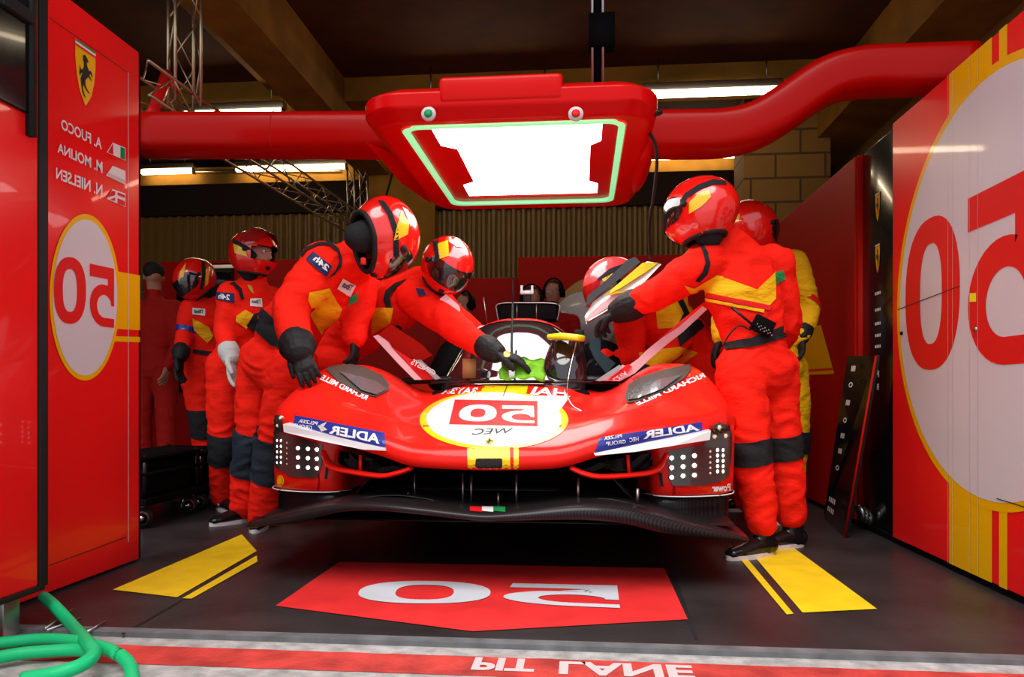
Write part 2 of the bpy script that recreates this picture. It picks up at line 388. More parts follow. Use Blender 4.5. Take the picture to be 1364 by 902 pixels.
pc.name = 'round_sign'

# ---- right hand wall of printed boards
XR = 1.58
wall_r = struct('wall_right', BX((XR, 1.5, .03), (XR + .08, 3.995, 2.14), .004), 'panel_red')
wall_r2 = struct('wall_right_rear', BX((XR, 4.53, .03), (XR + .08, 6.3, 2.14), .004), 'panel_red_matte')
struct('baseboard_right', BX((XR + .01, 1.5, 0), (XR + .07, 6.3, .03)), 'black_matte')
def wplane(name, pts2, m, X, off, parent, n=None):
    """pts2: loops of (Y, Z)"""
    loops = pts2 if isinstance(pts2[0][0], (list, tuple)) else [pts2]
    bm = poly_bm(loops)
    s = -1 if X > 0 else 1
    for v in bm.verts: v.co = Vector((X + s * off, v.co.x, v.co.y))
    return mk(name, bm, m, parent, False)
CY, CZ = 3.075, 1.17
wplane('printed_stripe', [(3.06, .03), (3.40, .03), (3.40, 2.14), (3.06, 2.14)], 'panel_yellow', XR, .002, wall_r)
wplane('printed_stripe', [(2.955, .03), (3.01, .03), (3.01, 2.14), (2.955, 2.14)], 'panel_yellow', XR, .002, wall_r)
wplane('printed_disc_edge', ell(CY, CZ, .86, .86, 72), 'panel_yellow', XR, .003, wall_r)
wplane('printed_disc', ell(CY, CZ, .825, .825, 72), 'panel_white', XR, .004, wall_r)
def g_yz(g, y0, y1, z0, z1): return [[(lerp(y0, y1, u), lerp(z0, z1, v)) for u, v in lp] for lp in g]
wplane('printed_numeral', g_yz(glyph0(.30, .17), 3.30, 3.83, .87, 1.56), 'ink_red', XR, .0055, wall_r)
wplane('printed_numeral', g_yz(glyph5(), 2.78, 3.235, .87, 1.56), 'ink_red', XR, .0055, wall_r)
def seam(y, z0=.03, z1=2.14, X=XR, m='ink_grey', par=None, w=.002): wplane('panel_joint', [(y, z0), (y + w, z0), (y + w, z1), (y, z1)], m, X, .0065, par or wall_r)
for y in (3.40, 3.36, 3.22, 3.155): seam(y)
wplane('panel_slot', [(3.30, 1.21), (3.92, 1.18), (3.92, 1.184), (3.30, 1.214)], 'ink_black', XR, .0068, wall_r)
wplane('panel_slot', [(2.7, .70 - .35), (3.02, .36), (3.02, .364), (2.7, .354)], 'ink_black', XR, .0068, wall_r)
wplane('sticky_note', [(3.165, 1.13), (3.215, 1.135), (3.215, 1.17), (3.165, 1.165)], 'lime_yellow', XR, .008, wall_r)
mk('lock', cyl(bmesh.new(), (XR - .006, 3.17, 1.02), (1, 0, 0), .010, .012), 'steel', wall_r); mk('lock', cyl(bmesh.new(), (XR - .006, 3.87, 1.06), (1, 0, 0), .009, .012), 'black_matte', wall_r)
# yellow print on the rear length of wall
def wx(px, py, X): p = WX(px, py, X); return (p.y, p.z)
wplane('printed_block', [wx(1068, 500, XR), wx(1112, 498, XR), wx(1094, 433, XR), wx(1066, 438, XR)], 'panel_yellow', XR, .003, wall_r2)
wplane('printed_stripe', [wx(1068, 496, XR), wx(1110, 493, XR), wx(1109, 490, XR), wx(1068, 493, XR)], 'ink_red', XR, .004, wall_r2)
# black glass display column between the two lengths of wall
dc = empty('display_column', (XR + .1, 4.27, 0), 'tall black glossy display column with small white marks between the red wall boards', 'display')
mk('glass_front', BX((XR + .03, 4.03, .03), (XR + .09, 4.49, 2.14), .004), 'black_gloss', dc)
for y in (4.0, 4.5): mk('edge_strip', BX((XR + .01, y, .03), (XR + .09, y + .014, 2.14)), 'panel_red_matte', dc)
DX = XR + .03
for k, (z, s) in enumerate(((1.31, 'pirelli'), (1.22, 'AWS'), (1.145, 'santander'), (1.08, 'puma'), (1.02, 'VELAS'), (.955, 'A'), (.87, 'F'), (.80, 'B'))):
    bm = text_bm(s if len(s) < 3 else 'IIII', .03)
    h = .035 if len(s) < 3 else .016; w = .03 if len(s) < 3 else .075
    for v in bm.verts: v.co = Vector((DX - .003, 4.26 + w * (v.co.x - .5), z + h * (v.co.y - .5)))
    mk('printed_mark', bm, 'ink_white', dc, False)
SHIELD = [(0, 1), (.25, .985), (.5, .97), (.75, .985), (1, 1), (1, .72), (.93, .45), (.78, .2), (.5, 0), (.22, .2), (.07, .45), (0, .72)]
HORSE = [(335,215),(343,222),(350,232),(347,240),(342,240),(345,255),(352,268),(358,262),(362,270),(366,285),(360,282),(357,275),(352,285),(358,292),(362,305),(355,298),(348,292),(345,300),(338,312),(338,330),(345,345),(355,355),(348,356),(340,348),(330,335),(328,350),(335,370),(340,382),(332,378),(325,360),(322,335),(320,318),(325,300),(328,290),(322,295),(318,310),(315,300),(317,275),(318,265),(321,280),(326,280),(332,265),(332,245),(326,235),(332,235),(328,225)]
HORSE = [((x - 313) / 54, (384 - y) / 170) for x, y in HORSE]
def shield_x(X, y0, y1, z0, z1, parent, sc=1):
    """y0 is the image-left edge of the emblem"""
    f = lambda u, v: (lerp(y0, y1, u), lerp(z0, z1, v))
    wplane('emblem', [f(u, v) for u, v in SHIELD], 'panel_yellow', X, .004, parent)
    for k, m in enumerate(('ink_green', 'ink_white', 'ink_red')):
        t = 1 - k * .035; wplane('emblem_band', [f(0, t), f(1, t), f(1, t - .035), f(0, t - .035)], m, X, .005, parent)
    wplane('emblem_horse', [f(.14 + .72 * u, .12 + .72 * v) for u, v in HORSE], 'ink_black', X, .006, parent)
for z in (1.78, 1.50): shield_x(DX, 4.23, 4.29, z - .08, z + .08, dc)
# sponsor board leaning on the wall
lb = empty('sponsor_board', WZ(1130, 712, 0), 'black board with small white print leaning against the right wall under the display column', 'board')
q = [WZ(1097, 690, 0), WZ(1125, 717, 0), W(1167, 474, 4.02), W(1129, 474, 4.22)]
bm = bmesh.new(); vs = [bm.verts.new(p) for p in q]; bm.faces.new(vs); bmesh.ops.recalc_face_normals(bm, faces=bm.faces); bmesh.ops.solidify(bm, geom=bm.faces, thickness=.02)
board = mk('board', bm, 'black_gloss', lb, False)
e = (q[2] - q[1]).normalized(); mk('edge_strip', TB([q[1], q[2]], .006), 'panel_red_matte', lb)
nb = (q[1] - q[0]).cross(q[3] - q[0]).normalized(); nb = nb if nb.dot(EYE - q[0]) > 0 else -nb
for k, t in enumerate((.93, .84, .74, .64, .55, .46, .36, .16, .10)):
    bm = text_bm('IIII' if k not in (1, 3, 6) else 'O', .03)
    for v in bm.verts:
        u = .45 + (.14 if k < 7 else .28) * (v.co.x - .5); w = t + .03 * (v.co.y - .5)
        v.co = (q[0].lerp(q[1], u)).lerp(q[3].lerp(q[2], u), w) + nb * .023
    mk('printed_mark', bm, 'ink_white', lb, False)
# things in the gap under the board
bm = bmesh.new(); 
for k in range(3): bmesh.ops.create_cone(bm, cap_ends=True, segments=16, radius1=.045, radius2=.045, depth=.03, matrix=Matrix.Translation(W(1147 + 5 * k, 683 + 3 * k, 4.35)) @ Matrix.Rotation(R(70), 4, 'Y'))
tag(mk('cable_reel', bm, 'steel', None), 'small shiny coiled fittings on the floor behind the leaning board', 'fittings')

# ---- left printed panel (number board) and near red cabinet
XL = -2.0
pl = empty('number_board', (XL - .05, 2.95, 0), 'tall red printed board at the left with emblem, names and number disc', 'board')
nbp = mk('panel', BX((XL - .07, 2.50, .012), (XL, 3.235, 2.31), .004), 'panel_red', pl)
mk('edge_frame', BX((XL - .075, 3.236, .012), (XL - .01, 3.262, 2.30)), 'black_matte', pl)
mk('foot_pin', BX((XL - .04, 3.17, 0), (XL - .03, 3.18, .015)), 'steel', pl)
def lx(pts): return [wx(*p, XL) for p in pts]
wplane('printed_stripe', lx([(152, 361), (186, 367), (186, 440), (152, 438)]), 'panel_yellow', XL, .0015, pl)
wplane('printed_stripe', lx([(152, 448), (186, 449), (186, 456), (152, 455)]), 'panel_yellow', XL, .0015, pl)
wplane('printed_disc_edge', lx(ell(112, 396, 47, 111, 64)), 'panel_yellow', XL, .003, pl)
wplane('printed_disc', lx(ell(112, 396.5, 43, 104, 64)), 'panel_white', XL, .004, pl)
def lxg(g, c): return [lx([tuple(bil(c, u, v)) for u, v in lp]) for lp in g]
wplane('printed_numeral', lxg(glyph0(.28, .18), [(113, 432), (70, 431), (70, 341), (113, 344)]), 'ink_red', XL, .0055, pl)
wplane('printed_numeral', lxg(glyph5(), [(150.5, 437), (118, 433), (118, 351), (150.5, 358)]), 'ink_red', XL, .0055, pl)
def wtext(s, c, X, parent, m='ink_white', bold=.02):
    bm = text_bm(s, bold)
    for v in bm.verts: q = bil(c, v.co.x, v.co.y); v.co = WX(q[0], q[1], X) + Vector((.005 if X < 0 else -.005, 0, 0))
    mk('printed_name', bm, m, parent, False)
wtext('A. FUOCO', [(134, 199.5), (80, 172), (80, 158), (134, 185)], XL, pl)
wtext('M. MOLINA', [(135, 231), (75, 203), (75, 190), (135, 216)], XL, pl)
wtext('N. NIELSEN', [(135, 262), (73, 238), (73, 223), (135, 246)], XL, pl)
def flag(c, cols, par):
    wplane('flag', lx(c), 'ink_white', XL, .004, par)
    for pts, m in cols: wplane('flag_band', lx(pts), m, XL, .0055, par)
flag([(141, 203), (149, 190), (166, 197), (166, 214)], [([(142, 203), (149, 191), (149.5, 206)], 'ink_red'), ([(159, 195.5), (165, 198), (165, 213), (159, 210.5)], 'ink_green')], pl)
flag([(140, 234), (149, 221), (166, 228), (166, 246)], [([(142, 234), (165, 244), (165, 240), (143, 230)], 'ink_grey')], pl)
flag([(141, 265), (149, 252), (166, 258), (166, 276)], [([(142, 263), (148, 254), (152, 255), (152, 260)], 'ink_red'), ([(155, 256), (165, 260), (165, 264), (155, 260)], 'ink_red'), ([(145, 266), (152, 263), (152, 268)], 'ink_red'), ([(155, 264), (165, 268), (165, 275), (155, 271)], 'ink_red')], pl)
p0 = WX(99, 60, XL); p1 = WX(126, 141, XL)
shield_x(XL, p0.y, p1.y, WX(112, 141, XL).z, WX(112, 60, XL).z, pl)
wplane('panel_groove', lx([(65, 23), (65, 24), (170, 97), (170, 96)]), 'ink_black', XL, .002, pl); wplane('panel_groove', lx([(170, 96), (170.7, 97), (170.7, 722), (170, 722)]), 'ink_grey', XL, .002, pl)
wplane('panel_groove', lx([(65, 753), (65, 754), (168, 716), (168, 715)]), 'ink_black', XL, .002, pl)

cb = empty('red_cabinet', (-2.1, 1.9, 0), 'large red cabinet on silver feet with a dark window, nearest at the left', 'cabinet')
XC = -1.755
mk('body', BX((-2.45, 1.05, .135), (XC, 2.285, 2.7), .01), 'panel_red', cb)
mk('edge_trim', BX((-2.45, 2.286, .13), (XC + .004, 2.325, 2.7), .004), 'rubber', cb)
wf = mk('window', BX((XC - .01, 1.2, WX(30, 150, XC).z), (XC + .012, 2.24, 2.65), .006), 'black_gloss', cb)
mk('window_frame', BX((XC, 2.225, 1.58), (XC + .02, 2.25, 2.65)), 'rubber', wf); mk('latch', BX((XC, 2.1, 1.93), (XC + .03, 2.23, 1.97), .005), 'rubber', wf)
mk('handle', BX((XC, 1.98, 1.02), (XC + .02, 2.03, 1.16), .005), 'black_matte', cb)
mk('bottom_trim', BX((-2.45, 1.05, .12), (XC + .003, 2.31, .137)), 'rubber', cb)
for y in (2.17, 1.2): mk('foot', BX((XC - .09, y, 0), (XC - .03, y + .07, .121), .003), 'steel', cb)
mk('foot_plate', BX((XC - .5, 2.18, 0), (XC - .095, 2.20, .121)), 'steel', cb)

# ---- hose and rods on the ground
hp = [WZ(-60, 862, .02), WZ(0, 857, .02), WZ(60, 852, .025), WZ(110, 856, .03), WZ(150, 868, .03), WZ(172, 885, .02), WZ(178, 915, .01)]
hose = bmesh.new(); loft(hose, curve_pts(hp), .018, seg=14, cap=False)
ho = tag(mk('hose', hose, 'green_hose'), 'green hose curling across the floor edge and out at the bottom left corner', 'hose')
hp = [W(58, 795, 2.42), W(75, 810, 2.36), W(98, 835, 2.28), WZ(118, 858, .05), WZ(125, 870, .05), WZ(112, 884, .045), WZ(80, 896, .035), WZ(30, 905, .02)]
tag(mk('hose', TB(curve_pts(hp), .019, 14), 'green_hose'), 'green hose dropping from the cabinet corner and looping over itself on the concrete', 'hose')
hp = [WZ(-40, 884, .02), WZ(20, 872, .02), WZ(60, 868, .02), WZ(100, 866, .02), WZ(120, 868, .02)]
tag(mk('hose', TB(curve_pts(hp), .018, 14), 'green_hose'), 'short green hose length lying under the loop in front of the cabinet foot', 'hose')
for k, (a, b, l) in enumerate((((60, 838), (97, 812), 'thin steel rod lying farthest left beside the cabinet foot'), ((62, 840), (107, 824), 'thin steel rod lying between two others by the hose'), ((116, 842), (140, 828), 'short steel rod lying right of the dropping hose'))):
    tag(mk('rod', TB([WZ(*a, .008), WZ(*b, .012)], .0045), 'steel'), l, 'rod', 'steel rods by the hose')

# ---- lights, truss, boom, gantry lamp
def tube(x0, x1, y, z, label):
    e = empty('strip_light', ((x0 + x1) / 2, y, z + .1), label, 'light', 'ceiling strip lights')
    mk('housing', BX((x0 - .04, y - .05, z + .03), (x1 + .04, y + .05, z + .10), .01), 'brass_steel', e)
    mk('lamp_tube', TB([(x0, y, z), (x1, y, z)], .028, 14), 'tube_light', e)
    for x in (x0 + .1, x1 - .1): mk('hanging_rod', TB([(x, y, z + .1), (x, y, 3.85)], .008, 6), 'steel', e)
    for x in (x0 - .03, x1 + .01): mk('end_cap', BX((x, y - .035, z - .035), (x + .02, y + .035, z + .04)), 'steel', e)
tube(px_x(247, 7.0), px_x(375, 7.0), 7.0, 3.476, 'near row ceiling strip light above the left end of the red boom')
tube(px_x(862, 7.0), px_x(1036, 7.0), 7.0, 3.51, 'near row ceiling strip light right of the red lamp housing')
tube(px_x(560, 7.0), px_x(740, 7.0), 7.0, 3.49, 'near row ceiling strip light directly behind the lamp housing')
for a, b, l in ((190, 256, 'far row ceiling strip light at the left edge of the hall'), (316, 459, 'far row ceiling strip light showing just under the red boom'), (858, 979, 'far row ceiling strip light right of the hanging cable'), (620, 790, 'far row ceiling strip light hidden above the glowing lamp panel')):
    tube(px_x(a, 9.05), px_x(b, 9.05), 9.05, 3.57, l)
def truss(a, b, s, label, group=None, m='brass_steel', up=Vector((0, 0, 1)), pitch=None):
    a, b = Vector(a), Vector(b); t = (b - a).normalized(); u, w = frame_for(t, up)
    e = empty('truss', a, label, 'truss', group); c = [(1, 1), (1, -1), (-1, -1), (-1, 1)]; h = s / 2
    for i, j in c: mk('chord', TB([a + u * i * h + w * j * h, b + u * i * h + w * j * h], .011), m, e)
    bm = bmesh.new(); L = (b - a).length; n = max(2, round(L / (pitch or s * 1.1)))
    for k in range(n):
        for q in range(4):
            (i, j), (i2, j2) = c[q], c[(q + 1) % 4]
            if k % 2: (i, j), (i2, j2) = (i2, j2), (i, j)
            loft(bm, [a + t * L * k / n + u * i * h + w * j * h, a + t * L * (k + 1) / n + u * i2 * h + w * j2 * h], .005, seg=6, cap=False)
    mk('bracing', bm, m, e); return e
TX = -2.62
truss((TX, 4.75, 2.66), (TX, 4.75, 3.84), .16, 'vertical aluminium lattice truss hanging from the ceiling at upper left', pitch=.3)
truss(W(176, 104, 4.2), W(470, 297, 8.9), .20, 'long lattice truss running away under the ceiling from the hanging truss to the rear', m='brass_steel', pitch=.3)
truss(W(476, 300, 8.7), W(476, 222, 8.7), .17, 'short upright lattice truss at the far end of the long truss', pitch=.25)
def sweep(bm, pts, hw, hh, r=.35, seg=20):
    return loft(bm, pts, hh, hw, ref=HZ, seg=seg, cap=False, power=4)
YB = 3.95
bt = [(188, 181), (400, 181), (700, 181), (900, 180), (965, 178), (1005, 168), (1040, 148), (1080, 120), (1110, 105), (1150, 97), (1200, 95), (1290, 92)]
boom = empty('lamp_boom', W(188, 181, YB), 'long red boom crossing the garage behind the lamp housing, bending up at the right', 'boom')
mk('arm', sweep(bmesh.new(), curve_pts([W(x, y, YB) for x, y in bt], 6), .13, .108), 'boom_red', boom)
mk('joint_ring', sweep(bmesh.new(), [W(372, 181, YB), W(373.5, 181, YB)], .1315, .1095), 'panel_red_matte', boom)
tag(mk('conduit', TB([W(195, 229, 9.18), W(455, 228, 9.18)], .022, 8), 'brass_steel'), 'thin metal conduit running under the far strip lights at the left', 'pipe')
mk('bracket', TB([W(200, 160, 4.3), W(215, 120, 4.6), W(222, 98, 4.7)], .035), 'panel_red', boom); mk('bracket', TB([W(222, 98, 4.7), W(236, 122, 4.65)], .02), 'panel_red', boom)
hang = empty('ceiling_hanger', (px_x(795, 4.0), 4.0, 3.85), 'dark double rail hanging from the ceiling above the lamp housing', 'hanger')
for px in (789, 803): mk('rail', BX((px_x(px, 4.0) - .006, 3.98, 2.24), (px_x(px, 4.0) + .006, 4.02, 3.85)), 'steel', hang)
mk('web', BX((px_x(791, 4.0), 4.01, 2.24), (px_x(801, 4.0), 4.03, 3.85)), 'black_matte', hang); mk('clamp', BX(W(784, 60, 3.95), W(818, 28, 4.05)), 'black_matte', hang)

lh = empty('gantry_lamp', (-.3, 3.9, 1.93), 'big red overhead lamp housing with a glowing white panel above the car', 'lamp')
Z0 = 1.935; x0, x1 = -.80, .19; y0, y1 = 3.24, 4.62
def ring_xy(a, b, c, d, r, n=6):
    out = []
    for (cx, cy, s) in ((c - r, b + r, -90), (c - r, d - r, 0), (a + r, d - r, 90), (a + r, b + r, 180)):
        for k in range(n + 1): t = R(s + 90 * k / n); out.append((cx + r * math.cos(t), cy + r * math.sin(t)))
    return out
def loftrings(rs, close=True):
    bm = bmesh.new(); V = [[bm.verts.new(p) for p in r] for r in rs]
    for a, b in zip(V, V[1:]):
        for k in range(len(a)): bm.faces.new((a[k], a[(k + 1) % len(a)], b[(k + 1) % len(b)], b[k]))
    return bm, V
hole = ring_xy(x0, y0, x1, y1, .07)
outl = ring_xy(x0 - .10, y0 - .05, x1 + .10, y1 + .12, .14); wide = ring_xy(x0 - .17, y0 - .09, x1 + .14, y1 + .16, .18); top = ring_xy(x0 - .12, y0 - .02, x1 + .10, y1 + .12, .16)
bm, V = loftrings([[(x, y, Z0 + .10) for x, y in hole], [(x, y, Z0) for x, y in hole], [(x, y, Z0) for x, y in outl], [(x, y, Z0 + .05) for x, y in wide], [(x, y, Z0 + .115) for x, y in wide], [(x, y, Z0 + .155) for x, y in top]])
bm.faces.new(V[-1]); shell = mk('housing', bm, 'lamp_red', lh, True); shell.data.polygons.foreach_set('use_smooth', [True] * len(shell.data.polygons))
md = shell.modifiers.new('b', 'BEVEL'); md.width = .012; md.segments = 3; md.harden_normals = True; md.limit_method = 'ANGLE'
mk('raised_cover', BX((px_x(585, 3.17), 3.145, Z0 + .06), (px_x(750, 3.17), 4.4, Z0 + .175), .02), 'lamp_red', lh)
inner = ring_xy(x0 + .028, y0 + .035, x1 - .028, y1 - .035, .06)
bm, V = loftrings([[(x, y, Z0 - .004) for x, y in hole], [(x, y, Z0 - .004) for x, y in inner], [(x, y, Z0 + .02) for x, y in inner]]); mk('trim_painted_light', bm, 'trim_reflected_glow', lh, False)  # trim is no lamp; faint emission stands in for reflected lamp light
pan = [(x0 + .13, y0 + .06), (x1 - .10, y0 + .06), (x1 - .10, y0 + .30), (x1 - .15, y0 + .36), (x1 - .15, y1 - .42), (x1 - .10, y1 - .36), (x1 - .10, y1 - .14), (x0 + .13, y1 - .14), (x0 + .13, y1 - .40), (x0 + .20, y1 - .46), (x0 + .20, y0 + .36), (x0 + .13, y0 + .30)]
bm = poly_bm([inner, pan]); 
for v in bm.verts: v.co.z = Z0 + .012
mk('inner_frame', bm, 'lamp_red', lh, False)
bm = poly_bm([[(x0 + .10, y0 + .03), (x1 - .07, y0 + .03), (x1 - .07, y1 - .10), (x0 + .10, y1 - .10)]])
for v in bm.verts: v.co.z = Z0 + .03
mk('glowing_panel', bm, 'lamp_panel', lh, False, recalc=False)
for px, c in ((571, 'ink_green'), (767, 'ink_red')):
    p = W(px, 152, y0 - .10); b = mk('badge', cyl(bmesh.new(), p, (0, 1, -.2), .031, .012, 32), 'ink_pink' if 0 else 'ink_grey', lh); mk('badge_centre', cyl(bmesh.new(), p - Vector((0, .008, 0)), (0, 1, -.2), .018, .006, 24), c, b)
# side fins of the housing
bm = poly_bm([[(0, 0), (.34, .28), (.40, .9), (.34, 1.1), (.05, .62)]])
for v in bm.verts: v.co = Vector((x0 - .20 + v.co.x * .20, y0 + .15 + v.co.y * 1.1, Z0 - .005 - v.co.y * .02 + v.co.x * .10))
bmesh.ops.solidify(bm, geom=bm.faces, thickness=.03); mk('side_fin', bm, 'lamp_red', lh, False)
mk('side_bulge', ball(bmesh.new(), (x1 + .12, 4.10, Z0 + .045), (.055, .45, .06)), 'lamp_red', lh)
mk('camera_eye', ball(bmesh.new(), (x1 + .13, 3.30, Z0 + .045), (.03, .02, .014)), 'black_gloss', lh)
cp = [W(862, 172, 3.5), W(872, 190, 3.5), W(875, 215, 3.55), W(871, 260, 3.7), W(865, 300, 3.9), W(866, 345, 4.2)]
tag(mk('hanging_cable', TB(curve_pts(cp), .008, 8), 'rubber'), 'thin black cable hanging from the lamp housing down to the raised right door', 'cable')
# wires drooping on the rear pillar
tag(mk('hanging_cable', TB(curve_pts([W(527, 215, 8.85), W(515, 258, 8.85), W(506, 282, 8.85)]), .012, 6), 'rubber'), 'short dark cable hanging on the pale rear pillar left of the lamp', 'cable')

# ---- trolleys with castors in the dark at the left
def castor(parent, p, r=.060):
    c = mk('castor', BX(p + Vector((-.03, -.03, 2 * r + .005)), p + Vector((.03, .05, 2 * r + .02)), .003), 'steel', parent)
    ax = Vector((.45, -.9, 0)); q = p + Vector((0, 0, r))
    mk('tyre', cyl(bmesh.new(), q, ax, r, .028, 32), 'rubber', c); mk('rim', cyl(bmesh.new(), q, ax, r * .68, .032, 28), 'steel', c); mk('rim_web', cyl(bmesh.new(), q, ax, r * .52, .035, 28), 'black_matte', c)
    mk('hub', cyl(bmesh.new(), q, ax, r * .25, .042, 20), 'chrome', c)
    mk('fork', BX(p + Vector((-.024, -.03, r * .9)), p + Vector((-.014, .03, 2 * r + .005))), 'chrome', c); 
def trolley(p0, p1, dep, h, label):
    p0, p1 = Vector(p0), Vector(p1); e = empty('equipment_trolley', (p0 + p1) / 2, label, 'trolley', 'dark equipment trolleys at the left')
    lo = Vector((min(p0.x, p1.x), min(p0.y, p1.y), 0)); hi = Vector((max(p0.x, p1.x), max(p0.y, p1.y) + dep, 0))
    mk('deck', BX(lo + HZ * .13, hi + HZ * .17, .005), 'black_matte', e)
    for k, z in enumerate((.30, h - .03)): mk('shelf', BX(lo + HZ * z, hi + HZ * (z + .02)), 'black_matte', e)
    for x in (lo.x + .01, hi.x - .03):
        for y in (lo.y + .01, hi.y - .03): mk('post', BX((x, y, .17), (x + .02, y + .02, h)), 'black_gloss', e)
    mk('load', BX(lo + Vector((.04, .04, .172)), Vector((hi.x - .04, hi.y - .04, h - .04)), .02), 'black_matte', e)
    for x in (lo.x + .05, hi.x - .05):
        for y in (lo.y + .04, hi.y - .06): castor(e, Vector((x, y, 0)))
trolley((-2.95, 3.98, 0), (-2.42, 3.98, 0), .60, .42, 'dark equipment trolley on castors nearest the number board')
trolley((-2.98, 4.64, 0), (-2.44, 4.64, 0), .54, .40, 'dark equipment trolley on castors farther from the number board')
# screens on the left partition
sc1 = empty('wall_screen', W(268, 420, 7.3), 'black wall mounted screen partly hidden behind the rearmost helmet at the left', 'screen')
mk('panel', BX(W(235, 400, 7.44), W(312, 352, 7.5)), 'black_gloss', sc1); mk('status_bar', BX(W(281, 357, 7.42), W(312, 353, 7.44)), 'led_amber', sc1)
sc2 = empty('tool_board', W(245, 470, 7.3), 'black board hanging on the partition behind the arm with the blue band', 'board')
mk('panel', BX(W(233, 522, 7.44), W(290, 410, 7.49)), 'black_matte', sc2); mk('handle', BX(W(236, 412, 7.42), W(250, 410, 7.44)), 'steel', sc2)
# ================================================================ the race car
UX = -.375
KU = 1.056
car = empty('race_car', (UX, 3.9, 0), 'low red racing car with number 50 disc on its nose, raised doors and lit headlights', 'race car')
HOOD = [(2.86, .548), (3.0, .59), (3.3, .672), (3.7, .765), (3.95, .822), (4.3, .845), (5, .86), (6.4, .90)]
FEND = [(3.05, .60), (3.16, .66), (3.28, .735), (3.45, .825), (3.65, .890), (3.85, .915), (4.05, .905), (4.3, .86), (4.6, .77), (5.2, .72), (5.7, .84), (6.0, .91), (6.4, .88)]
def sstep(a, b, x): t = max(0, min(1, (x - a) / (b - a))); return t * t * (3 - 2 * t)
def Yl(u): return 2.855 + .41 * abs(u) ** 2.1 + .12 * max(0, abs(u) - .88) ** 1.2
ZL = [(0, .458), (.25, .465), (.42, .51), (.6, .55), (.9, .592), (1, .60)]
def top_z(u, Y):
    a = abs(u); w = sstep(.36, .74, a); d = .10 * sstep(.15, .5, a) * (1 - sstep(.45, .7, a)) * sstep(3.2, 3.7, Y)
    z = interp(HOOD, Y) * (1 - w) + interp(FEND, Y) * w - d * .55
    z -= .02 * (a / .4) ** 2 * (1 - w)
    if a > .80:
        t = (a - .80) / .20; ze = .57; z = ze + (z - ze) * max(0, 1 - t ** 2.6) ** .5
    return z
us = [math.sin(math.pi / 2 * (i / 48)) if 0 else i / 48 for i in range(-48, 49)]
us = [math.copysign(1 - (1 - abs(u)) ** 1.35, u) for u in us]
bm = bmesh.new(); cols = []
for u in us:
    yl = Yl(u); zl = interp(ZL, abs(u)); col = [(yl + .10, zl + .012), (yl + .045, zl), (yl + .018, zl + .006), (yl + .003, zl + .024), (yl, zl + .048), (yl + .010, zl + .070)]
    zt = max(top_z(u, yl + .06), zl + .075) if abs(u) < .97 else zl + .05
    if abs(u) > .9: k = sstep(.9, 1, abs(u)); col = [(y + .12 * k * k, z) for y, z in col]
    for k in range(44):
        y = lerp(yl + .035 + .10 * sstep(.9, 1, abs(u)), 6.4, (k / 43) ** 1.5)
        z = top_z(u, y)
        if y < yl + .22: q = (y - yl) / .22; z = max(z, zl + .078 + .10 * q * .9) if abs(u) < .9 else z
        z = max(z, zl + .0)
        if abs(u) < .46 and y > 3.98 : z = min(z, .80)
        col.append((y, z))
    cols.append([bm.verts.new((UX + u * KU, y, z)) for y, z in col])
for a, b in zip(cols, cols[1:]):
    for k in range(len(a) - 1): bm.faces.new((a[k], b[k], b[k + 1], a[k + 1]))
for _ in range(2): bmesh.ops.smooth_vert(bm, verts=[v for v in bm.verts if not v.is_boundary], factor=.4, use_axis_x=False, use_axis_y=True, use_axis_z=True)
shellc = mk('body_shell', bm, 'car_red', car, True)
# front pods under the wings
pods = []
for s in (-1, 1):
    plan = [(.60, 3.80), (.60, 3.45), (.605, 3.22), (.63, 3.155), (.70, 3.135), (.78, 3.145), (.86, 3.175), (.93, 3.225), (.97, 3.30), (.992, 3.40), (1.0, 3.55), (1.0, 4.30), (.97, 5.3), (1.0, 5.6), (1.0, 6.4)]
    pl2 = [(p.x, p.y) for p in curve_pts([(x, y, 0) for x, y in plan], 5)]
    zs = [.335, .345, .40, .47, .54, .60, .63]
    bm = bmesh.new(); rows = []
    for z in zs:
        inn = (.03 if z < .34 else .012 * (.63 - z) / .3)
        row = []
        for u, y in pl2:
            edge = max(0, (.63 - z) / .3) * .05 if y < 3.35 and u < .7 else 0
            row.append(bm.verts.new((UX + s * KU * (u - inn * .5 + edge * .6), y + inn + (.0 if z < .58 else (z - .58) * .5), z)))
        rows.append(row)
    for a, b in zip(rows, rows[1:]):
        for k in range(len(a) - 1): bm.faces.new((a[k], a[k + 1], b[k + 1], b[k]))
    o = mk('front_corner', bm, 'car_red', car, True); pods.append(o)
    md = o.modifiers.new('s', 'SOLIDIFY'); md.thickness = .003; md.offset = 0
CB = [shellc] + pods
# front wheels, underbody and cavity
for s in (-1, 1):
    for y in (3.88, 6.1):
        w = mk('wheel', cyl(bmesh.new(), (UX + s * .80, y, .46), (1, 0, 0), .345, .30, 48), 'rubber', car)
        mk('rim', cyl(bmesh.new(), (UX + s * .80, y, .46), (1, 0, 0), .23, .31, 32), 'black_gloss', w)
mk('underbody', BX((UX - .93, 3.35, .255), (UX + .93, 6.4, .30), .01), 'carbon', car)
mk('nose_cavity', BX((UX - .60, 3.42, .30), (UX + .60, 3.98, .62)), 'black_matte', car)
mk('monocoque', BX((UX - .42, 3.9, .30), (UX + .42, 6.3, .78), .03), 'black_matte', car)
mk('side_pod', BX((UX - .96, 4.35, .30), (UX - .45, 6.3, .60), .05), 'carbon', car); mk('side_pod', BX((UX + .45, 4.35, .30), (UX + .96, 6.3, .60), .05), 'carbon', car)
mk('cavity_vane', BX((UX - .58, 3.2, .345), (UX + .58, 3.45, .352)), 'carbon', car)
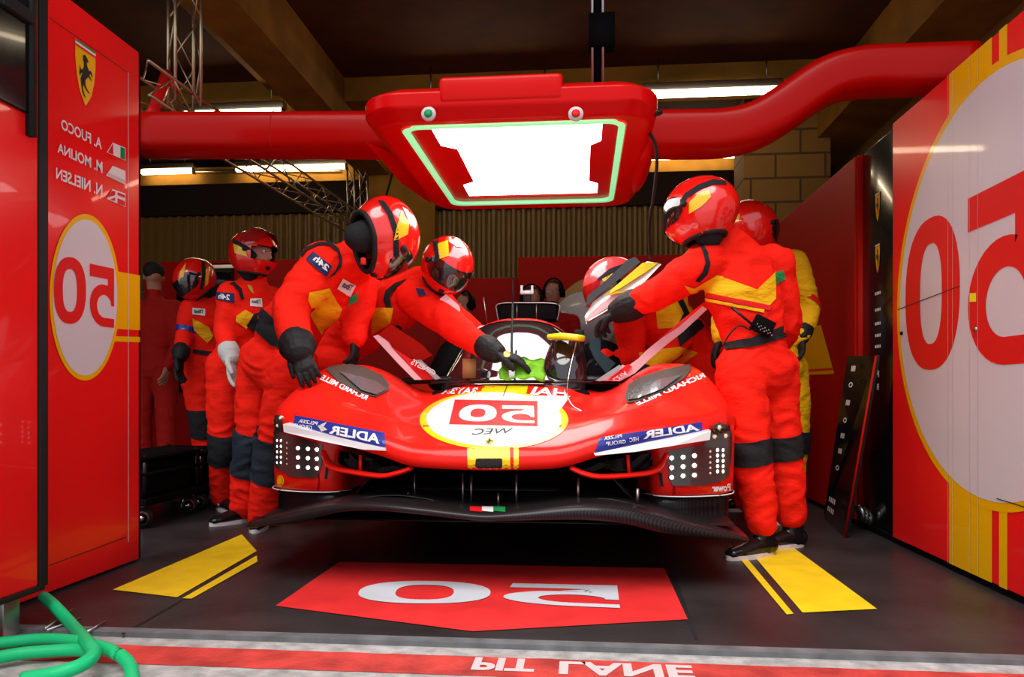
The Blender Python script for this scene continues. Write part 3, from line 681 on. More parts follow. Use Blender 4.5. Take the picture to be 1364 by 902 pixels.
# carbon lower corner pieces
for s in (-1, 1):
    pts = [(.60, 3.24), (.66, 3.165), (.76, 3.155), (.86, 3.19), (.93, 3.24), (.975, 3.34), (.985, 3.6)]
    cp = [(p.x, p.y) for p in curve_pts([(x, y, 0) for x, y in pts], 5)]
    bm = bmesh.new(); rows = [[bm.verts.new((UX + s * KU * (u - .015), y + .012, z)) for u, y in cp] for z in (.22, .28, .338)]
    for a, b in zip(rows, rows[1:]):
        for k in range(len(a) - 1): bm.faces.new((a[k], a[k + 1], b[k + 1], b[k]))
    bmesh.ops.solidify(bm, geom=bm.faces, thickness=.012); mk('lower_corner', bm, 'carbon', car, True)
    tr = [Vector((UX + s * KU * (u + .003), y - .003, .336)) for u, y in cp]; mk('corner_pinstripe', TB(tr, .0028, 6), 'car_white', car)
# splitter: wavy carbon blade
tp = [(330, 699), (360, 690), (400, 680), (450, 671), (500, 669.5), (560, 675), (620, 682), (652, 684), (700, 680), (770, 673), (830, 676), (880, 688), (930, 701), (997, 716)]
bt_ = [(338, 706), (360, 701), (400, 697), (450, 684), (500, 682), (560, 687), (620, 694), (652, 696), (700, 695), (770, 694), (830, 699), (880, 711), (930, 717), (993, 721)]
def ysp(px): return 2.80 + .20 * (abs(px - 664) / 332) ** 2.4
tpc = [W(p.x, p.y, ysp(p.x)) for p in curve_pts([(x, y, 0) for x, y in tp], 6)]; btc = [W(p.x, p.y, ysp(p.x) - .012) for p in curve_pts([(x, y, 0) for x, y in bt_], 6)]
bm = bmesh.new(); rows = []
for t, b in zip(tpc, btc):
    m_ = (t + b) / 2; h = (t.z - b.z) / 2; sec = []
    dz = .02
    for (dy, z) in ((.55, t.z + dz), (.25, t.z + .004), (.06, t.z + .002), (.02, t.z), (.0, m_.z + h * .5), (-.004, m_.z), (.0, b.z + h * .3), (.015, b.z), (.08, b.z - .004), (.25, b.z + .01), (.55, b.z + dz - .01)):
        sec.append(bm.verts.new((t.x, m_.y + dy, z)))
    rows.append(sec)
for a, b in zip(rows, rows[1:]):
    for k in range(len(a) - 1): bm.faces.new((a[k], b[k], b[k + 1], a[k + 1]))
bm.faces.new(rows[0]); bm.faces.new(rows[-1][::-1])
split = mk('splitter', bm, 'carbon', car, True)
for a, b, m in ((626, 642, 'ink_red'), (642, 657, 'ink_white'), (657, 673, 'ink_green')):
    decal('tricolour_band', [(a, 675), (b, 675.5), (b, 682.5), (a, 681)], [split], m, split, .003, 5, jump=.3)
# second thin flap above the splitter
for pts in ([(470, 664), (520, 659), (560, 662), (600, 670)], [(700, 671), (760, 666), (810, 664), (860, 675)], ):
    mk('splitter_flap', loft(bmesh.new(), curve_pts([W(x, y, 3.0) for x, y in pts]), .03, .003, ref=Vector((0, 1, 0)), seg=8, cap=False), 'carbon', car)
for px, a, b in ((553, 632, 665), (544, 655, 668), (617, 630, 676), (628, 632, 672), (664, 655, 676), (688, 632, 677), (770, 636, 671), (849, 650, 670)):
    mk('cavity_strut', BX(W(px - 1.6, b, 3.02), W(px + 1.6, a, 3.05)), 'steel', car)
for s in (-1, 1):
    mk('cavity_vane', loft(bmesh.new(), [Vector((UX + s * .58, 3.15, .33)), Vector((UX + s * .50, 3.2, .42)), Vector((UX + s * .40, 3.22, .50))], .12, .006, ref=Vector((0, 1, 0)), seg=8, cap=False), 'carbon', car)
mk('floor_tray', loft(bmesh.new(), [Vector((UX - .98, 3.3, .235)), Vector((UX + .98, 3.3, .235))], .25, .012, ref=Vector((0, 1, 0)), seg=12, cap=False), 'carbon', car)

# ---- markings on the nose
def dc_(name, loops, m, off=.003, **k): return decal(name, loops, [shellc], m, shellc, off, **k)
dc_('nose_stripe', [(622, 590), (691, 590), (691, 627.5), (623, 627)], 'car_yellow', .0015, jump=.3); dc_('nose_stripe_edge', [(679, 592), (684, 592), (684, 627), (680, 627)], 'car_red', .0025, jump=.3)
dc_('nose_stripe', [(646, 509), (702, 510), (698, 530), (638, 528)], 'car_yellow', .0015); 
dc_('number_disc_edge', ell(658, 560, 99, 39, 72), 'car_yellow', .0024); dc_('number_disc', ell(658, 559, 90, 36, 72), 'car_white', .0036)
dc_('nose_patch_white', [(614, 527), (760, 528), (745, 548), (735, 553), (600, 550)], 'car_white', .0042)  # white area across the upper part of the disc
bx = [(606, 533), (716, 535), (716, 568.5), (598, 566)]; dc_('number_box', bx, 'ink_red', .005)
glyph_decal('number_digit', glyph0(.3, .24), [(661, 563), (608, 562), (616, 540), (662, 540)], [shellc], 'car_white', shellc, .0065, 6)
glyph_decal('number_digit', glyph5(), [(712, 565), (668, 564), (669, 541), (711, 542)], [shellc], 'car_white', shellc, .0065, 6)
text_decal('series_lettering', 'WEC', [(684, 578), (628, 580), (628, 572), (684, 571)], [shellc], 'ink_black', shellc, .01, .0055, shear=-.3)
text_decal('series_lettering', 'WORLD ENDURANCE', [(684, 583), (650, 584), (650, 581.5), (684, 580.5)], [shellc], 'ink_grey', shellc, 0, .0055)
dc_('emblem_tile', [(646, 584.5), (658, 584.5), (659, 594), (646.5, 594)], 'car_yellow', .0052)
dc_('emblem_horse', [(647.5 + 10 * x, 593.5 - 8.5 * y) for x, y in HORSE], 'ink_black', .0066, sub=0)
dc_('nose_intake', [(634, 612), (636, 611), (667, 611), (669, 612), (669, 622), (667, 623.5), (636, 623.5), (633, 621)], 'mesh_grille', .004)
dc_('nose_stripe_edge', [(700, 512), (704, 512), (700, 528), (696, 528)], 'car_yellow', .003)
def both(pts): return pts
text_decal('hood_lettering', 'RAYBAN', [(634, 525), (577, 526), (583, 517), (637, 517)], [shellc], 'car_white', shellc, .03, .005)
text_decal('hood_lettering', 'HAI', [(756, 531), (706, 526), (712, 516), (756, 519)], [shellc], 'car_white', shellc, .03, .005)
text_decal('wing_lettering', 'RICHARD MILLE', [(487, 534), (426, 506), (431, 500), (491, 527)], [shellc], 'ink_white', shellc, .03, .005)
text_decal('wing_lettering', 'RICHARD MILLE', [(940, 503), (850, 541), (845, 536), (936, 497.5)], [shellc], 'ink_white', shellc, .03, .005)
# wing louvres
for pts, hi in (([(425, 485), (433, 481.5), (455, 484), (485, 490), (508, 501), (517, 512), (517, 521), (500, 530), (478, 524), (450, 509)], [(452, 497), (500, 510), (513, 521), (500, 528), (480, 522)]),
            ([(924, 488), (916, 487), (880, 495), (850, 505), (838, 514), (833, 530), (836, 538), (850, 536), (885, 522), (912, 505)], [(908, 502), (860, 512), (838, 524), (838, 535), (851, 533), (884, 520)])):
    lv = dc_('wing_louvre', pts, 'louvre_brown', .004, thick=.004); dc_('louvre_duct', hi, 'duct_grey', .018)
# blue and white blades
blR = [(799, 583.5), (934.6, 562.4), (935.5, 576), (792, 603)]; blL = [(393, 553.5), (512.4, 577), (513.7, 597), (391, 569)]
dc = decal
dc('sponsor_band', blR, CB, 'ink_blue', shellc, .004, ymin=2.8, jump=.2); dc('sponsor_band', blL, CB, 'ink_blue', shellc, .004, jump=.2)
text_decal('sponsor_lettering', 'ADLER', [(931, 573), (856, 585), (859, 574.5), (928, 565)], CB, 'ink_white', shellc, .035, .007, shear=.1)
text_decal('sponsor_lettering', 'ADLER', [(506, 592), (439, 577), (442, 567.5), (508, 580)], CB, 'ink_white', shellc, .035, .007, shear=.1)
for s, c in (('PELZER', [(828, 583), (804, 587), (805, 583), (828, 579.5)]), ('GROUP', [(833, 590), (807, 594), (807, 589.5), (833, 586)]), ('HEC', [(850, 587), (838, 589), (838, 584), (850, 582)]),
             ('PELZER', [(423, 567), (398, 563), (400, 559.5), (424, 563)]), ('GROUP', [(416, 573), (392, 569), (393, 564.5), (417, 568)])):
    text_decal('sponsor_lettering', s, c, CB, 'ink_white', shellc, .01, .007)
dc('sponsor_mark', [(424, 568), (436, 563), (432, 569), (437, 573), (429, 575)], CB, 'ink_grey', shellc, .007)
def blade(pts, Ys):
    bm = bmesh.new(); vs = [bm.verts.new(W(x, y, Y)) for (x, y), Y in zip(pts, Ys)]; bm.faces.new(vs)
    r = bmesh.ops.extrude_face_region(bm, geom=bm.faces[:]); ev = [g for g in r['geom'] if isinstance(g, bmesh.types.BMVert)]
    for v in ev: v.co.y += .10; v.co.z += .006
    mk('dive_blade', bm, 'car_white', car, False)
blade([(791, 604), (866, 588.5), (947, 574), (945.5, 586), (896, 594), (846, 602), (793, 607)], [2.91, 2.99, 3.08, 3.08, 3.01, 2.96, 2.91])
blade([(377, 565), (391, 568.5), (450, 583), (513, 597), (513.7, 600.5), (484, 599), (430, 588), (378, 575.5)], [3.06, 3.04, 2.97, 2.90, 2.90, 2.93, 2.98, 3.06])
# nostril lips and meshes
for pts, Ys in (([(762, 624), (778, 631), (800, 635), (840, 633), (868, 629), (880, 620), (887, 607)], [2.95, 2.95, 2.97, 3.03, 3.08, 3.12, 3.14]), ([(547, 624), (530, 630), (508, 634), (470, 629), (446, 624), (437, 616), (432, 604)], [2.95, 2.95, 2.97, 3.03, 3.08, 3.12, 3.14])):
    mk('intake_lip', loft(bmesh.new(), curve_pts([W(x, y, Y) for (x, y), Y in zip(pts, Ys)], 6), .030, .011, ref=Vector((0, 1, 0)), seg=12), 'car_red', car)
for q, Y in (([(776, 626), (800, 616), (836, 609), (838, 627), (805, 631)], 3.06), ([(536, 624), (515, 615), (482, 608), (480, 625), (507, 630)], 3.06)):
    bm = bmesh.new(); bm.faces.new([bm.verts.new(W(x, y, Y)) for x, y in q]); bmesh.ops.solidify(bm, geom=bm.faces, thickness=.01); mk('intake_mesh', bm, 'mesh_grille', car, False)
for q, Y in (([(839, 608), (868, 603), (869, 620), (864, 624), (841, 626)], 3.10), ([(479, 607), (452, 600), (450, 615), (455, 620), (477, 624)], 3.10)):
    bm = bmesh.new(); bm.faces.new([bm.verts.new(W(x, y, Y)) for x, y in q]); bmesh.ops.solidify(bm, geom=bm.faces, thickness=.02); mk('intake_blank', bm, 'mesh_grille', car, False)
for a, b in (((836, 606), (838, 630)), ((480, 606), (480, 628))): mk('intake_divider', TB([W(*a, 3.04), W(*b, 3.04)], .007), 'car_red', car)
for q in ([(877, 630), (882, 630), (884, 648), (880, 648)], [(438, 620), (434.5, 620), (432, 638), (436, 638)]): dc('tow_slot', q, CB, 'ink_black', car, .004, jump=.3)
# ---- headlights
HR = [(888.4, 601), (932, 593), (945, 585), (948.7, 566.6), (956.7, 563), (970, 566.6), (973.6, 581), (972.7, 611), (969, 634), (959.4, 641), (936, 646.5), (897, 647), (892, 639)]
HLs = [(377, 576), (430, 593), (428.5, 620), (422.5, 636.5), (390, 635), (374, 626.5), (362, 618.5), (360.6, 602.5), (364.6, 572), (364, 553), (376.6, 554.6)]
LR = [(x, y, 3.4) for x, y in ((894.6, 610), (909.7, 609), (924.8, 607), (894.6, 623), (909.7, 621.6), (924.8, 620), (894.6, 636), (909.7, 634), (924.8, 633))] + [(x, y, 2.4) for y in (599.5, 606.8, 614, 621, 628) for x in (955.3, 962.5)]
AR = [(945.9, y, 1.6) for y in (601.6, 608.7, 616.3, 623.4, 630.5)] + [(957.6, 569.3, 3.4), (951.4, 581.7, 3.4), (966, 580.8, 3.4)]
LL = [(x, y + .9 * k, 3.1) for k, x in enumerate((397.2, 410.5, 422.5)) for y in (597, 609.5, 622)] + [(x, y, 2.1) for y in (587, 594.6, 602, 609, 616.2) for x in (370, 375)]
AL = [(374, 557, 2.8), (370, 567, 2.6)] + [(382.5, y, 1.4) for y in (590, 597, 604, 611, 618)]
for poly, white, amb in ((HR, LR, AR), (HLs, LL, AL)):
    h = decal('headlight', poly, CB, 'head_housing', car, .010, 5, jump=.14, thick=.0)
    tr = bvh_of(CB)
    for lst, m in ((white, 'led_white'), (amb, 'led_amber')):
        for x, y, r in lst:
            p, n = shoot(tr, x, y)
            if p is None: continue
            rr = r * p.y / 1000; q = p - ray(x, y).normalized() * .013
            mk('lamp_reflector' if r > 2.5 else 'led', ball(bmesh.new(), q, (rr, rr * .55, rr), None, 14), m if r < 2.5 else 'chrome', h)
            if r > 2.5: mk('lamp_core', ball(bmesh.new(), q - Vector((0, rr * .30, 0)), (rr * .86, rr * .50, rr * .86), None, 12), m, h)
            if r > 2.7:
                bm = bmesh.new(); cyl(bm, q + Vector((0, .004, 0)), (0, 1, 0), rr * 1.3, .006, 18); mk('bezel', bm, 'chrome', h)
text_decal('corner_lettering', 'Power', [(972, 654), (948, 655), (948, 645.5), (972, 644)], CB, 'ink_white', car, .03, .005)
dc('corner_emblem', ell(374, 640.5, 4.6, 7.4, 20), CB, 'car_yellow', car, .004); dc('corner_emblem_edge', ell(374, 640.5, 3.4, 5.8, 20), CB, 'ink_red', car, .0055)
dc('corner_emblem_face', ell(374, 640.5, 2.7, 5, 20), CB, 'panel_yellow', car, .007)

# ---- cabin
ST = [(3.95, .80, .33), (4.02, .826, .38), (4.10, .898, .40), (4.20, .990, .41), (4.30, 1.083, .405), (4.38, 1.155, .395), (4.43, 1.192, .385), (4.52, 1.212, .37), (4.75, 1.215, .36), (5.1, 1.20, .35), (5.6, 1.10, .27), (6.1, .98, .16), (6.35, .93, .08)]
def cabin_grid(y0, y1, n, grow=0, a0=0, a1=180, m=28):
    bm = bmesh.new(); rows = []
    for i in range(n + 1):
        y = lerp(y0, y1, i / n); zt = interp([(a, b) for a, b, c in ST], y); hw = interp([(a, c) for a, b, c in ST], y)
        row = []
        for k in range(m + 1):
            an = R(a0 + (a1 - a0) * k / m); c, s = math.cos(an), math.sin(an)
            x = math.copysign(abs(c) ** .8, c) * (hw + grow); z = .78 + (zt - .78 + grow) * abs(s) ** .75
            row.append(bm.verts.new((UX + x, y, z)))
        rows.append(row)
    for a, b in zip(rows, rows[1:]):
        for k in range(m): bm.faces.new((a[k], a[k + 1], b[k + 1], b[k]))
    return bm
ws = mk('windscreen', cabin_grid(3.95, 4.435, 26), 'windscreen', car)
cab = mk('roof_shell', cabin_grid(4.43, 6.35, 30, .006), 'car_red', car)
mk('screen_surround', TB(curve_pts([Vector((UX + .43 * math.cos(R(a)), 3.985 - .035 * math.sin(R(a)), .822)) for a in range(0, 181, 15)], 3), .005, 8), 'rubber', car)
mk('scuttle_panel', loft(bmesh.new(), [Vector((UX - .20, 3.91, .826)), Vector((UX + .22, 3.91, .826))], .05, .008, ref=Vector((0, 1, 0)), seg=10), 'rubber', car)
# roof scoop, camera and antennas
sp = mk('roof_scoop', BX(W(662, 428, 4.95), W(744, 404, 5.1), .022), 'black_matte', car)
mk('scoop_rim', TB(curve_pts([W(x, y, 4.94) for x, y in ((664, 427), (662, 416), (664, 405), (700, 403.5), (742, 405), (744.5, 416), (742, 427))], 6), .004, 6), 'steel', sp)
for px in (688, 714): mk('scoop_divider', BX(W(px, 427, 4.945), W(px + 1, 405, 4.95)), 'steel', sp)
cm = mk('roof_camera', BX(W(698, 404, 5.0), W(708, 388, 5.06), .006), 'rubber', car)
for px in (695, 709): mk('camera_arm', BX(W(px - 1.6, 392, 5.0), W(px + 1.6, 381, 5.03)), 'car_white', cm)
mk('camera_bar', BX(W(693, 392, 4.99), W(711, 388, 5.03)), 'car_white', cm)
mk('antenna', TB([W(649, 432, 4.7), W(644, 396, 4.7)], .0028, 6), 'steel', car); mk('antenna', TB([W(683, 412, 4.85), W(683, 372, 4.85)], .004, 6), 'rubber', car)
wp = mk('wiper', TB([W(683, 499, 3.93), W(681.5, 460, 4.06), W(683, 405, 4.25)], .0065, 8), 'rubber', car); mk('wiper_hub', BX(W(676, 505, 3.86), W(688, 492, 3.92), .008), 'chrome', wp)
mk('nose_rod', TB([W(676, 512, 3.86), W(664, 545, 3.4), W(651, 581, 3.02)], .0024, 6), 'rubber', car)
mk('mirror_cap', loft(bmesh.new(), [W(736, 449.5, 4.10), W(752, 448.5, 4.06), W(773, 450.5, 4.02)], [.016, .020, .018], .05, ref=HZ, seg=16, power=4), 'lime_yellow', car)
mk('side_window', loft(bmesh.new(), [W(752, 505, 4.1), W(753, 480, 4.13), W(755, 458, 4.18)], [.125, .115, .09], [.06, .06, .05], seg=20), 'glass_dark', car)
cbl = curve_pts([W(768, 456, 4.05), W(762, 480, 3.95), W(757, 505, 3.82), W(756, 525, 3.66), W(762, 540, 3.55), W(775, 548, 3.5)], 6)
mk('air_line', TB(cbl, .0035, 6), 'chrome', car)
mk('tan_card', BX(W(616, 504, 4.0), W(634, 478, 4.02)), 'tan', car)
mk('cockpit_side', loft(bmesh.new(), [W(540, 507, 4.15), W(600, 506, 4.12)], .022, .05, ref=HZ, seg=12), 'carbon', car); mk('cockpit_side', loft(bmesh.new(), [W(782, 506, 4.12), W(836, 506, 4.15)], .022, .05, ref=HZ, seg=12), 'carbon', car)
mk('door_gap', loft(bmesh.new(), [W(588, 505, 4.4), W(606, 470, 4.5)], .10, .08, seg=14), 'black_matte', car); mk('door_gap', loft(bmesh.new(), [W(800, 505, 4.4), W(800, 470, 4.5)], .12, .08, seg=14), 'black_matte', car)

# ---- raised doors (upper glazed panel and lower sill strip each)
def slab(name, pts, Ys, m, th, parent, smooth=False):
    bm = bmesh.new(); vs = [bm.verts.new(W(x, y, Y)) for (x, y), Y in zip(pts, Ys)]; bm.faces.new(vs); bm.normal_update()
    r = bmesh.ops.extrude_face_region(bm, geom=bm.faces[:])
    for g in r['geom']:
        if isinstance(g, bmesh.types.BMVert): g.co.y += th
    bmesh.ops.triangulate(bm, faces=[f for f in bm.faces if len(f.verts) > 4]); return mk(name, bm, m, parent, smooth)
dr = mk('right_door', BX(W(765, 470, 4.35), W(778, 440, 4.4), .008), 'rubber', car)
slab('door_skin', [(779, 421), (790, 402), (826, 376), (862, 348), (881, 352), (860, 374), (828, 402), (800, 420), (781, 432)], [4.25, 4.25, 4.25, 4.25, 4.2, 4.2, 4.2, 4.2, 4.2], 'car_white', .03, dr)
slab('door_window', [(780, 409), (783, 394), (800, 380), (836, 346), (846, 342), (853, 349), (826, 371), (800, 391), (781, 408)], [4.22] * 9, 'glass_dark', .05, dr)
slab('door_yellow_band', [(812, 388), (856, 350), (877, 350), (861, 362), (826, 384), (812, 391)], [4.20] * 6, 'lime_yellow', .03, dr)
slab('door_pink_edge', [(779, 425), (800, 405), (818, 392), (834, 388), (824, 400), (800, 416), (781, 430)], [4.19] * 7, 'pinkwhite', .03, dr)
slab('door_stripe', [(807, 391), (838, 386), (835, 389), (806, 394)], [4.17] * 4, 'panel_yellow', .02, dr)
mk('door_edge', TB(curve_pts([W(x, y, 4.17) for x, y in ((782, 429), (800, 419), (824, 404), (834, 394))], 5), .006, 8), 'steel', dr)
slab('door_sill', [(797, 507), (829, 486), (836, 488), (850, 478), (862, 466), (882, 450), (904, 436), (936, 408), (942, 412), (910, 442), (888, 459), (866, 478), (846, 497), (826, 508)], [3.98] * 14, 'pinkwhite', .03, dr)
slab('door_sill_red', [(810, 506), (836, 485), (842, 488), (826, 506)], [3.96] * 4, 'ink_red', .02, dr)
slab('door_sill_top', [(880, 451), (906, 428), (938, 402), (944, 409), (912, 438), (884, 459)], [4.0] * 6, 'car_red', .03, dr)
slab('door_strut', [(793, 507), (825, 486), (829, 489), (800, 508)], [3.94] * 4, 'steel', .02, dr)
slab('door_jamb', [(786, 452), (800, 450), (800, 468), (820, 484), (808, 498), (792, 478), (785, 462)], [4.12] * 7, 'teal_dark', .06, dr)
dl = mk('left_door', BX(W(655, 475, 4.42), W(661, 445, 4.45), .006), 'rubber', car)
slab('door_skin', [(586, 398), (594, 392), (610, 406), (612, 412), (611, 425), (598, 411), (586, 404)], [4.02] * 7, 'pinkwhite', .03, dl)
slab('door_edge', [(600, 412), (615, 424), (632, 440), (648, 462), (643, 464), (624, 444), (606, 425)], [4.03] * 7, 'car_white', .03, dl)
slab('door_sill', [(497, 448), (503, 446), (516, 455), (520, 462), (562, 506), (552, 506), (530, 484)], [3.98] * 7, 'pinkwhite', .03, dl)
slab('door_sill_red', [(524, 464), (556, 484), (582, 505), (562, 506)], [3.99] * 4, 'ink_red', .02, dl)
slab('door_strut', [(553, 480), (560, 479), (587, 504), (580, 506)], [3.96] * 4, 'steel', .02, dl)
slab('door_jamb', [(504, 446), (520, 432), (560, 458), (575, 474), (560, 482), (530, 470)], [4.05] * 6, 'panel_red_matte', .05, dl)
for s, c, p in (('GENESYS', [(580, 500), (546, 485), (551, 478), (580, 494)], dl), ('CEVA', [(814, 506), (832, 494), (838, 499), (823, 508)], dr)):
    bm = text_bm(s, .03)
    for v in bm.verts: q = bil(c, v.co.x, v.co.y); v.co = W(q[0], q[1], 3.955)
    mk('door_lettering', bm, 'ink_white', p, False)
# ================================================================ people
def V3(p): return W(*p)
def helmet(person, c, fwd, up, s=1.0, m='helmet_red', visor='visor_dark', lift=0, cut=-56):
    """full-face helmet: c centre, fwd where the face looks; lift = degrees the visor is raised"""
    f = Vector(fwd).normalized(); u = Vector(up); u = (u - f * u.dot(f)).normalized(); r = f.cross(u)
    M = Matrix((r, f, u)).transposed().to_4x4(); M.translation = c
    def surf(th, ph, g=1.0):   # th azimuth from forward, ph elevation
        x = math.sin(th) * math.cos(ph); y = math.cos(th) * math.cos(ph); z = math.sin(ph)
        X = .132 * x; Y = (.165 if y < 0 else .158) * y; Z = (.145 if z > 0 else .150) * z
        if z < 0 and y > 0: Y *= 1 + .17 * (-z) * 2 * y * (1 - z * z); X *= 1 - .10 * -z
        if z < 0 and y < 0: Y *= 1 - .12 * -z
        return M @ (Vector((X, Y, Z)) * s * g)
    bm = bmesh.new(); NT, NP = 56, 34; grid = []
    p0, p1 = R(cut), R(90)
    for j in range(NP + 1):
        ph = lerp(p0, p1, j / NP); grid.append([bm.verts.new(surf(2 * math.pi * i / NT, ph)) for i in range(NT)])
    def port(i, j):
        th = (2 * math.pi * (i + .5) / NT + math.pi) % (2 * math.pi) - math.pi; ph = lerp(p0, p1, (j + .5) / NP)
        return abs(th) < R(66) and R(-17) - abs(th) * .0 < ph < R(21) - abs(th) * .12
    for j in range(NP):
        for i in range(NT):
            if port(i, j): continue
            try: bm.faces.new((grid[j][i], grid[j][(i + 1) % NT], grid[j + 1][(i + 1) % NT], grid[j + 1][i]))
            except ValueError: pass
    bmesh.ops.remove_doubles(bm, verts=bm.verts, dist=.0008)
    h = mk('helmet', bm, m, person, True); BV_HELM[h.name] = None
    bm = bmesh.new(); bm.from_mesh(h.data)                     # inner lining
    for v in bm.verts: v.co = M @ ((M.inverted() @ v.co) * .93)
    bmesh.ops.reverse_faces(bm, faces=bm.faces); mk('helmet_lining', bm, 'black_matte', h, True, recalc=False)
    bm = bmesh.new(); ring = []                                # bottom roll
    for i in range(40):
        th = 2 * math.pi * i / 40; ring.append(surf(th, R(cut), .98))
    ring.append(ring[0]); loft(bm, ring, .011 * s, seg=8, cap=False); mk('neck_roll', bm, 'rubber', h)
    bm = bmesh.new(); a = R(lift); prev = None                 # visor
    Rm = M @ Matrix.Rotation(a, 4, 'X') @ M.inverted()
    for i in range(29):
        th = R(-74 + 148 * i / 28); k = max(0, (abs(th) - R(60)) / R(14)) * .5
        cur = [bm.verts.new(Rm @ surf(th, lerp(R(-19), R(24), lerp(k * .5, 1 - k * .5, j / 8)), 1.025 + (.012 if lift else 0))) for j in range(9)]
        if prev:
            for j in range(8): bm.faces.new((prev[j], cur[j], cur[j + 1], prev[j + 1]))
        prev = cur
    mk('visor', bm, visor, h, True)
    nc = M @ Vector((0, -.015 * s, -.115 * s)); mk('neck_cover', loft(bmesh.new(), [M @ Vector((0, -.01 * s, -.02 * s)), nc], [.090 * s, .060 * s], seg=20), 'black_cloth', h)
    for sg in (-1, 1): mk('visor_pivot', cyl(bmesh.new(), surf(sg * R(78), R(2), 1.02), surf(sg * R(78), R(2), 1.02) - Vector(c), .014 * s, .012, 16), 'rubber', h)
    bm = bmesh.new()
    cyl(bm, surf(R(18), R(-34), 1.01), surf(R(18), R(-34)) - Vector(c), .014 * s, .01, 12)
    mk('chin_vent', bm, 'rubber', h)
    return h
BV_HELM = {}
def head_parts(bm, c, fwd, up, s=1.0):
    f = Vector(fwd).normalized(); u = Vector(up); u = (u - f * u.dot(f)).normalized(); r = f.cross(u)
    M = Matrix((r, f, u)).transposed().to_4x4(); M.translation = c
    P = lambda x, y, z: M @ (Vector((x, y, z)) * s)
    rot = Matrix((r, f, u)).transposed()
    ball(bm, P(0, -.01, .025), [a * s for a in (.075, .095, .095)], rot); ball(bm, P(0, .02, -.04), [a * s for a in (.060, .072, .075)], rot)
    loft(bm, [P(0, .085, .018), P(0, .108, -.018), P(0, .098, -.028)], [.009 * s, .014 * s, .013 * s], seg=10)
    ball(bm, P(0, .088, -.058), [a * s for a in (.026, .012, .007)], rot, 12); ball(bm, P(0, .086, -.074), [a * s for a in (.022, .012, .008)], rot, 12)
    ball(bm, P(0, .075, .035), [a * s for a in (.055, .016, .010)], rot, 12)
    for k in (-1, 1): ball(bm, P(k * .077, -.005, -.005), [a * s for a in (.010, .022, .033)], rot, 12)
    return P
def eyes(person, P, s=1.0):
    for k in (-1, 1):
        mk('eye', ball(bmesh.new(), P(k * .030, .078, .012), .013 * s, None, 12), 'ink_grey', person); 
        mk('pupil', ball(bmesh.new(), P(k * .030, .0885, .012), .0055 * s, None, 10), 'ink_black', person)
def face_in(person, c, fwd, up, s=.96):
    bm = bmesh.new(); P = head_parts(bm, c, fwd, up, s); b = remesh('face', bm, .007, 3); o = mk('face', b, 'skin', person); eyes(o, P, s); return o
def glove(person, wr, fdir, pn, side, curl=25, s=1.1, m='glove_black', cuff=None, cuff_len=.10, spread=1, thumb=40, cr=1.0):
    f = Vector(fdir).normalized(); n = Vector(pn); n = (n - f * n.dot(f)).normalized(); w = f.cross(n) * side; wr = Vector(wr)
    bm = bmesh.new()
    loft(bm, [wr - f * .015, wr + f * .03 * s, wr + f * .07 * s, wr + f * .092 * s], [.031 * s, .038 * s, .044 * s, .042 * s], [.022 * s, .019 * s, .018 * s, .015 * s], ref=w, seg=14)
    for q, (o, L) in enumerate(((.033, .070), (.011, .080), (-.011, .075), (-.032, .060))):
        d = (f + w * o * 3.0 * spread).normalized(); p = wr + f * .085 * s + w * o * s; pts = [p - d * .02 * s]; a = 0
        pts.append(p)
        for k, fr in enumerate((.42, .32, .26)):
            a += R(curl * (.8 + .12 * q)); p = p + (d * math.cos(a) + n * math.sin(a)) * L * fr * s; pts.append(p)
        loft(bm, pts, [.0105 * s, .0115 * s, .0108 * s, .010 * s, .0085 * s], seg=10)
    p = wr + f * .02 * s + w * .032 * s; t = R(thumb); d1 = (f * math.cos(t) + w * math.sin(t) + n * .25).normalized(); d2 = (f * math.cos(t - .5) + w * math.sin(t - .5) + n * (.3 + curl / 90)).normalized()
    loft(bm, [p - d1 * .012 * s, p + d1 * .030 * s, p + d1 * .030 * s + d2 * .03 * s, p + d1 * .030 * s + d2 * .052 * s], [.015 * s, .0135 * s, .0125 * s, .0095 * s], seg=10)
    if cuff is not None:
        e = Vector(cuff); dd = (e - wr).normalized(); loft(bm, [wr - dd * .0, wr + dd * cuff_len * .5, wr + dd * cuff_len], [.043 * s * cr, .051 * s * cr, .051 * s * cr], seg=16)
    return mk('glove', remesh('g', bm, .0045, 2, .0012, 3, 3), m, person)
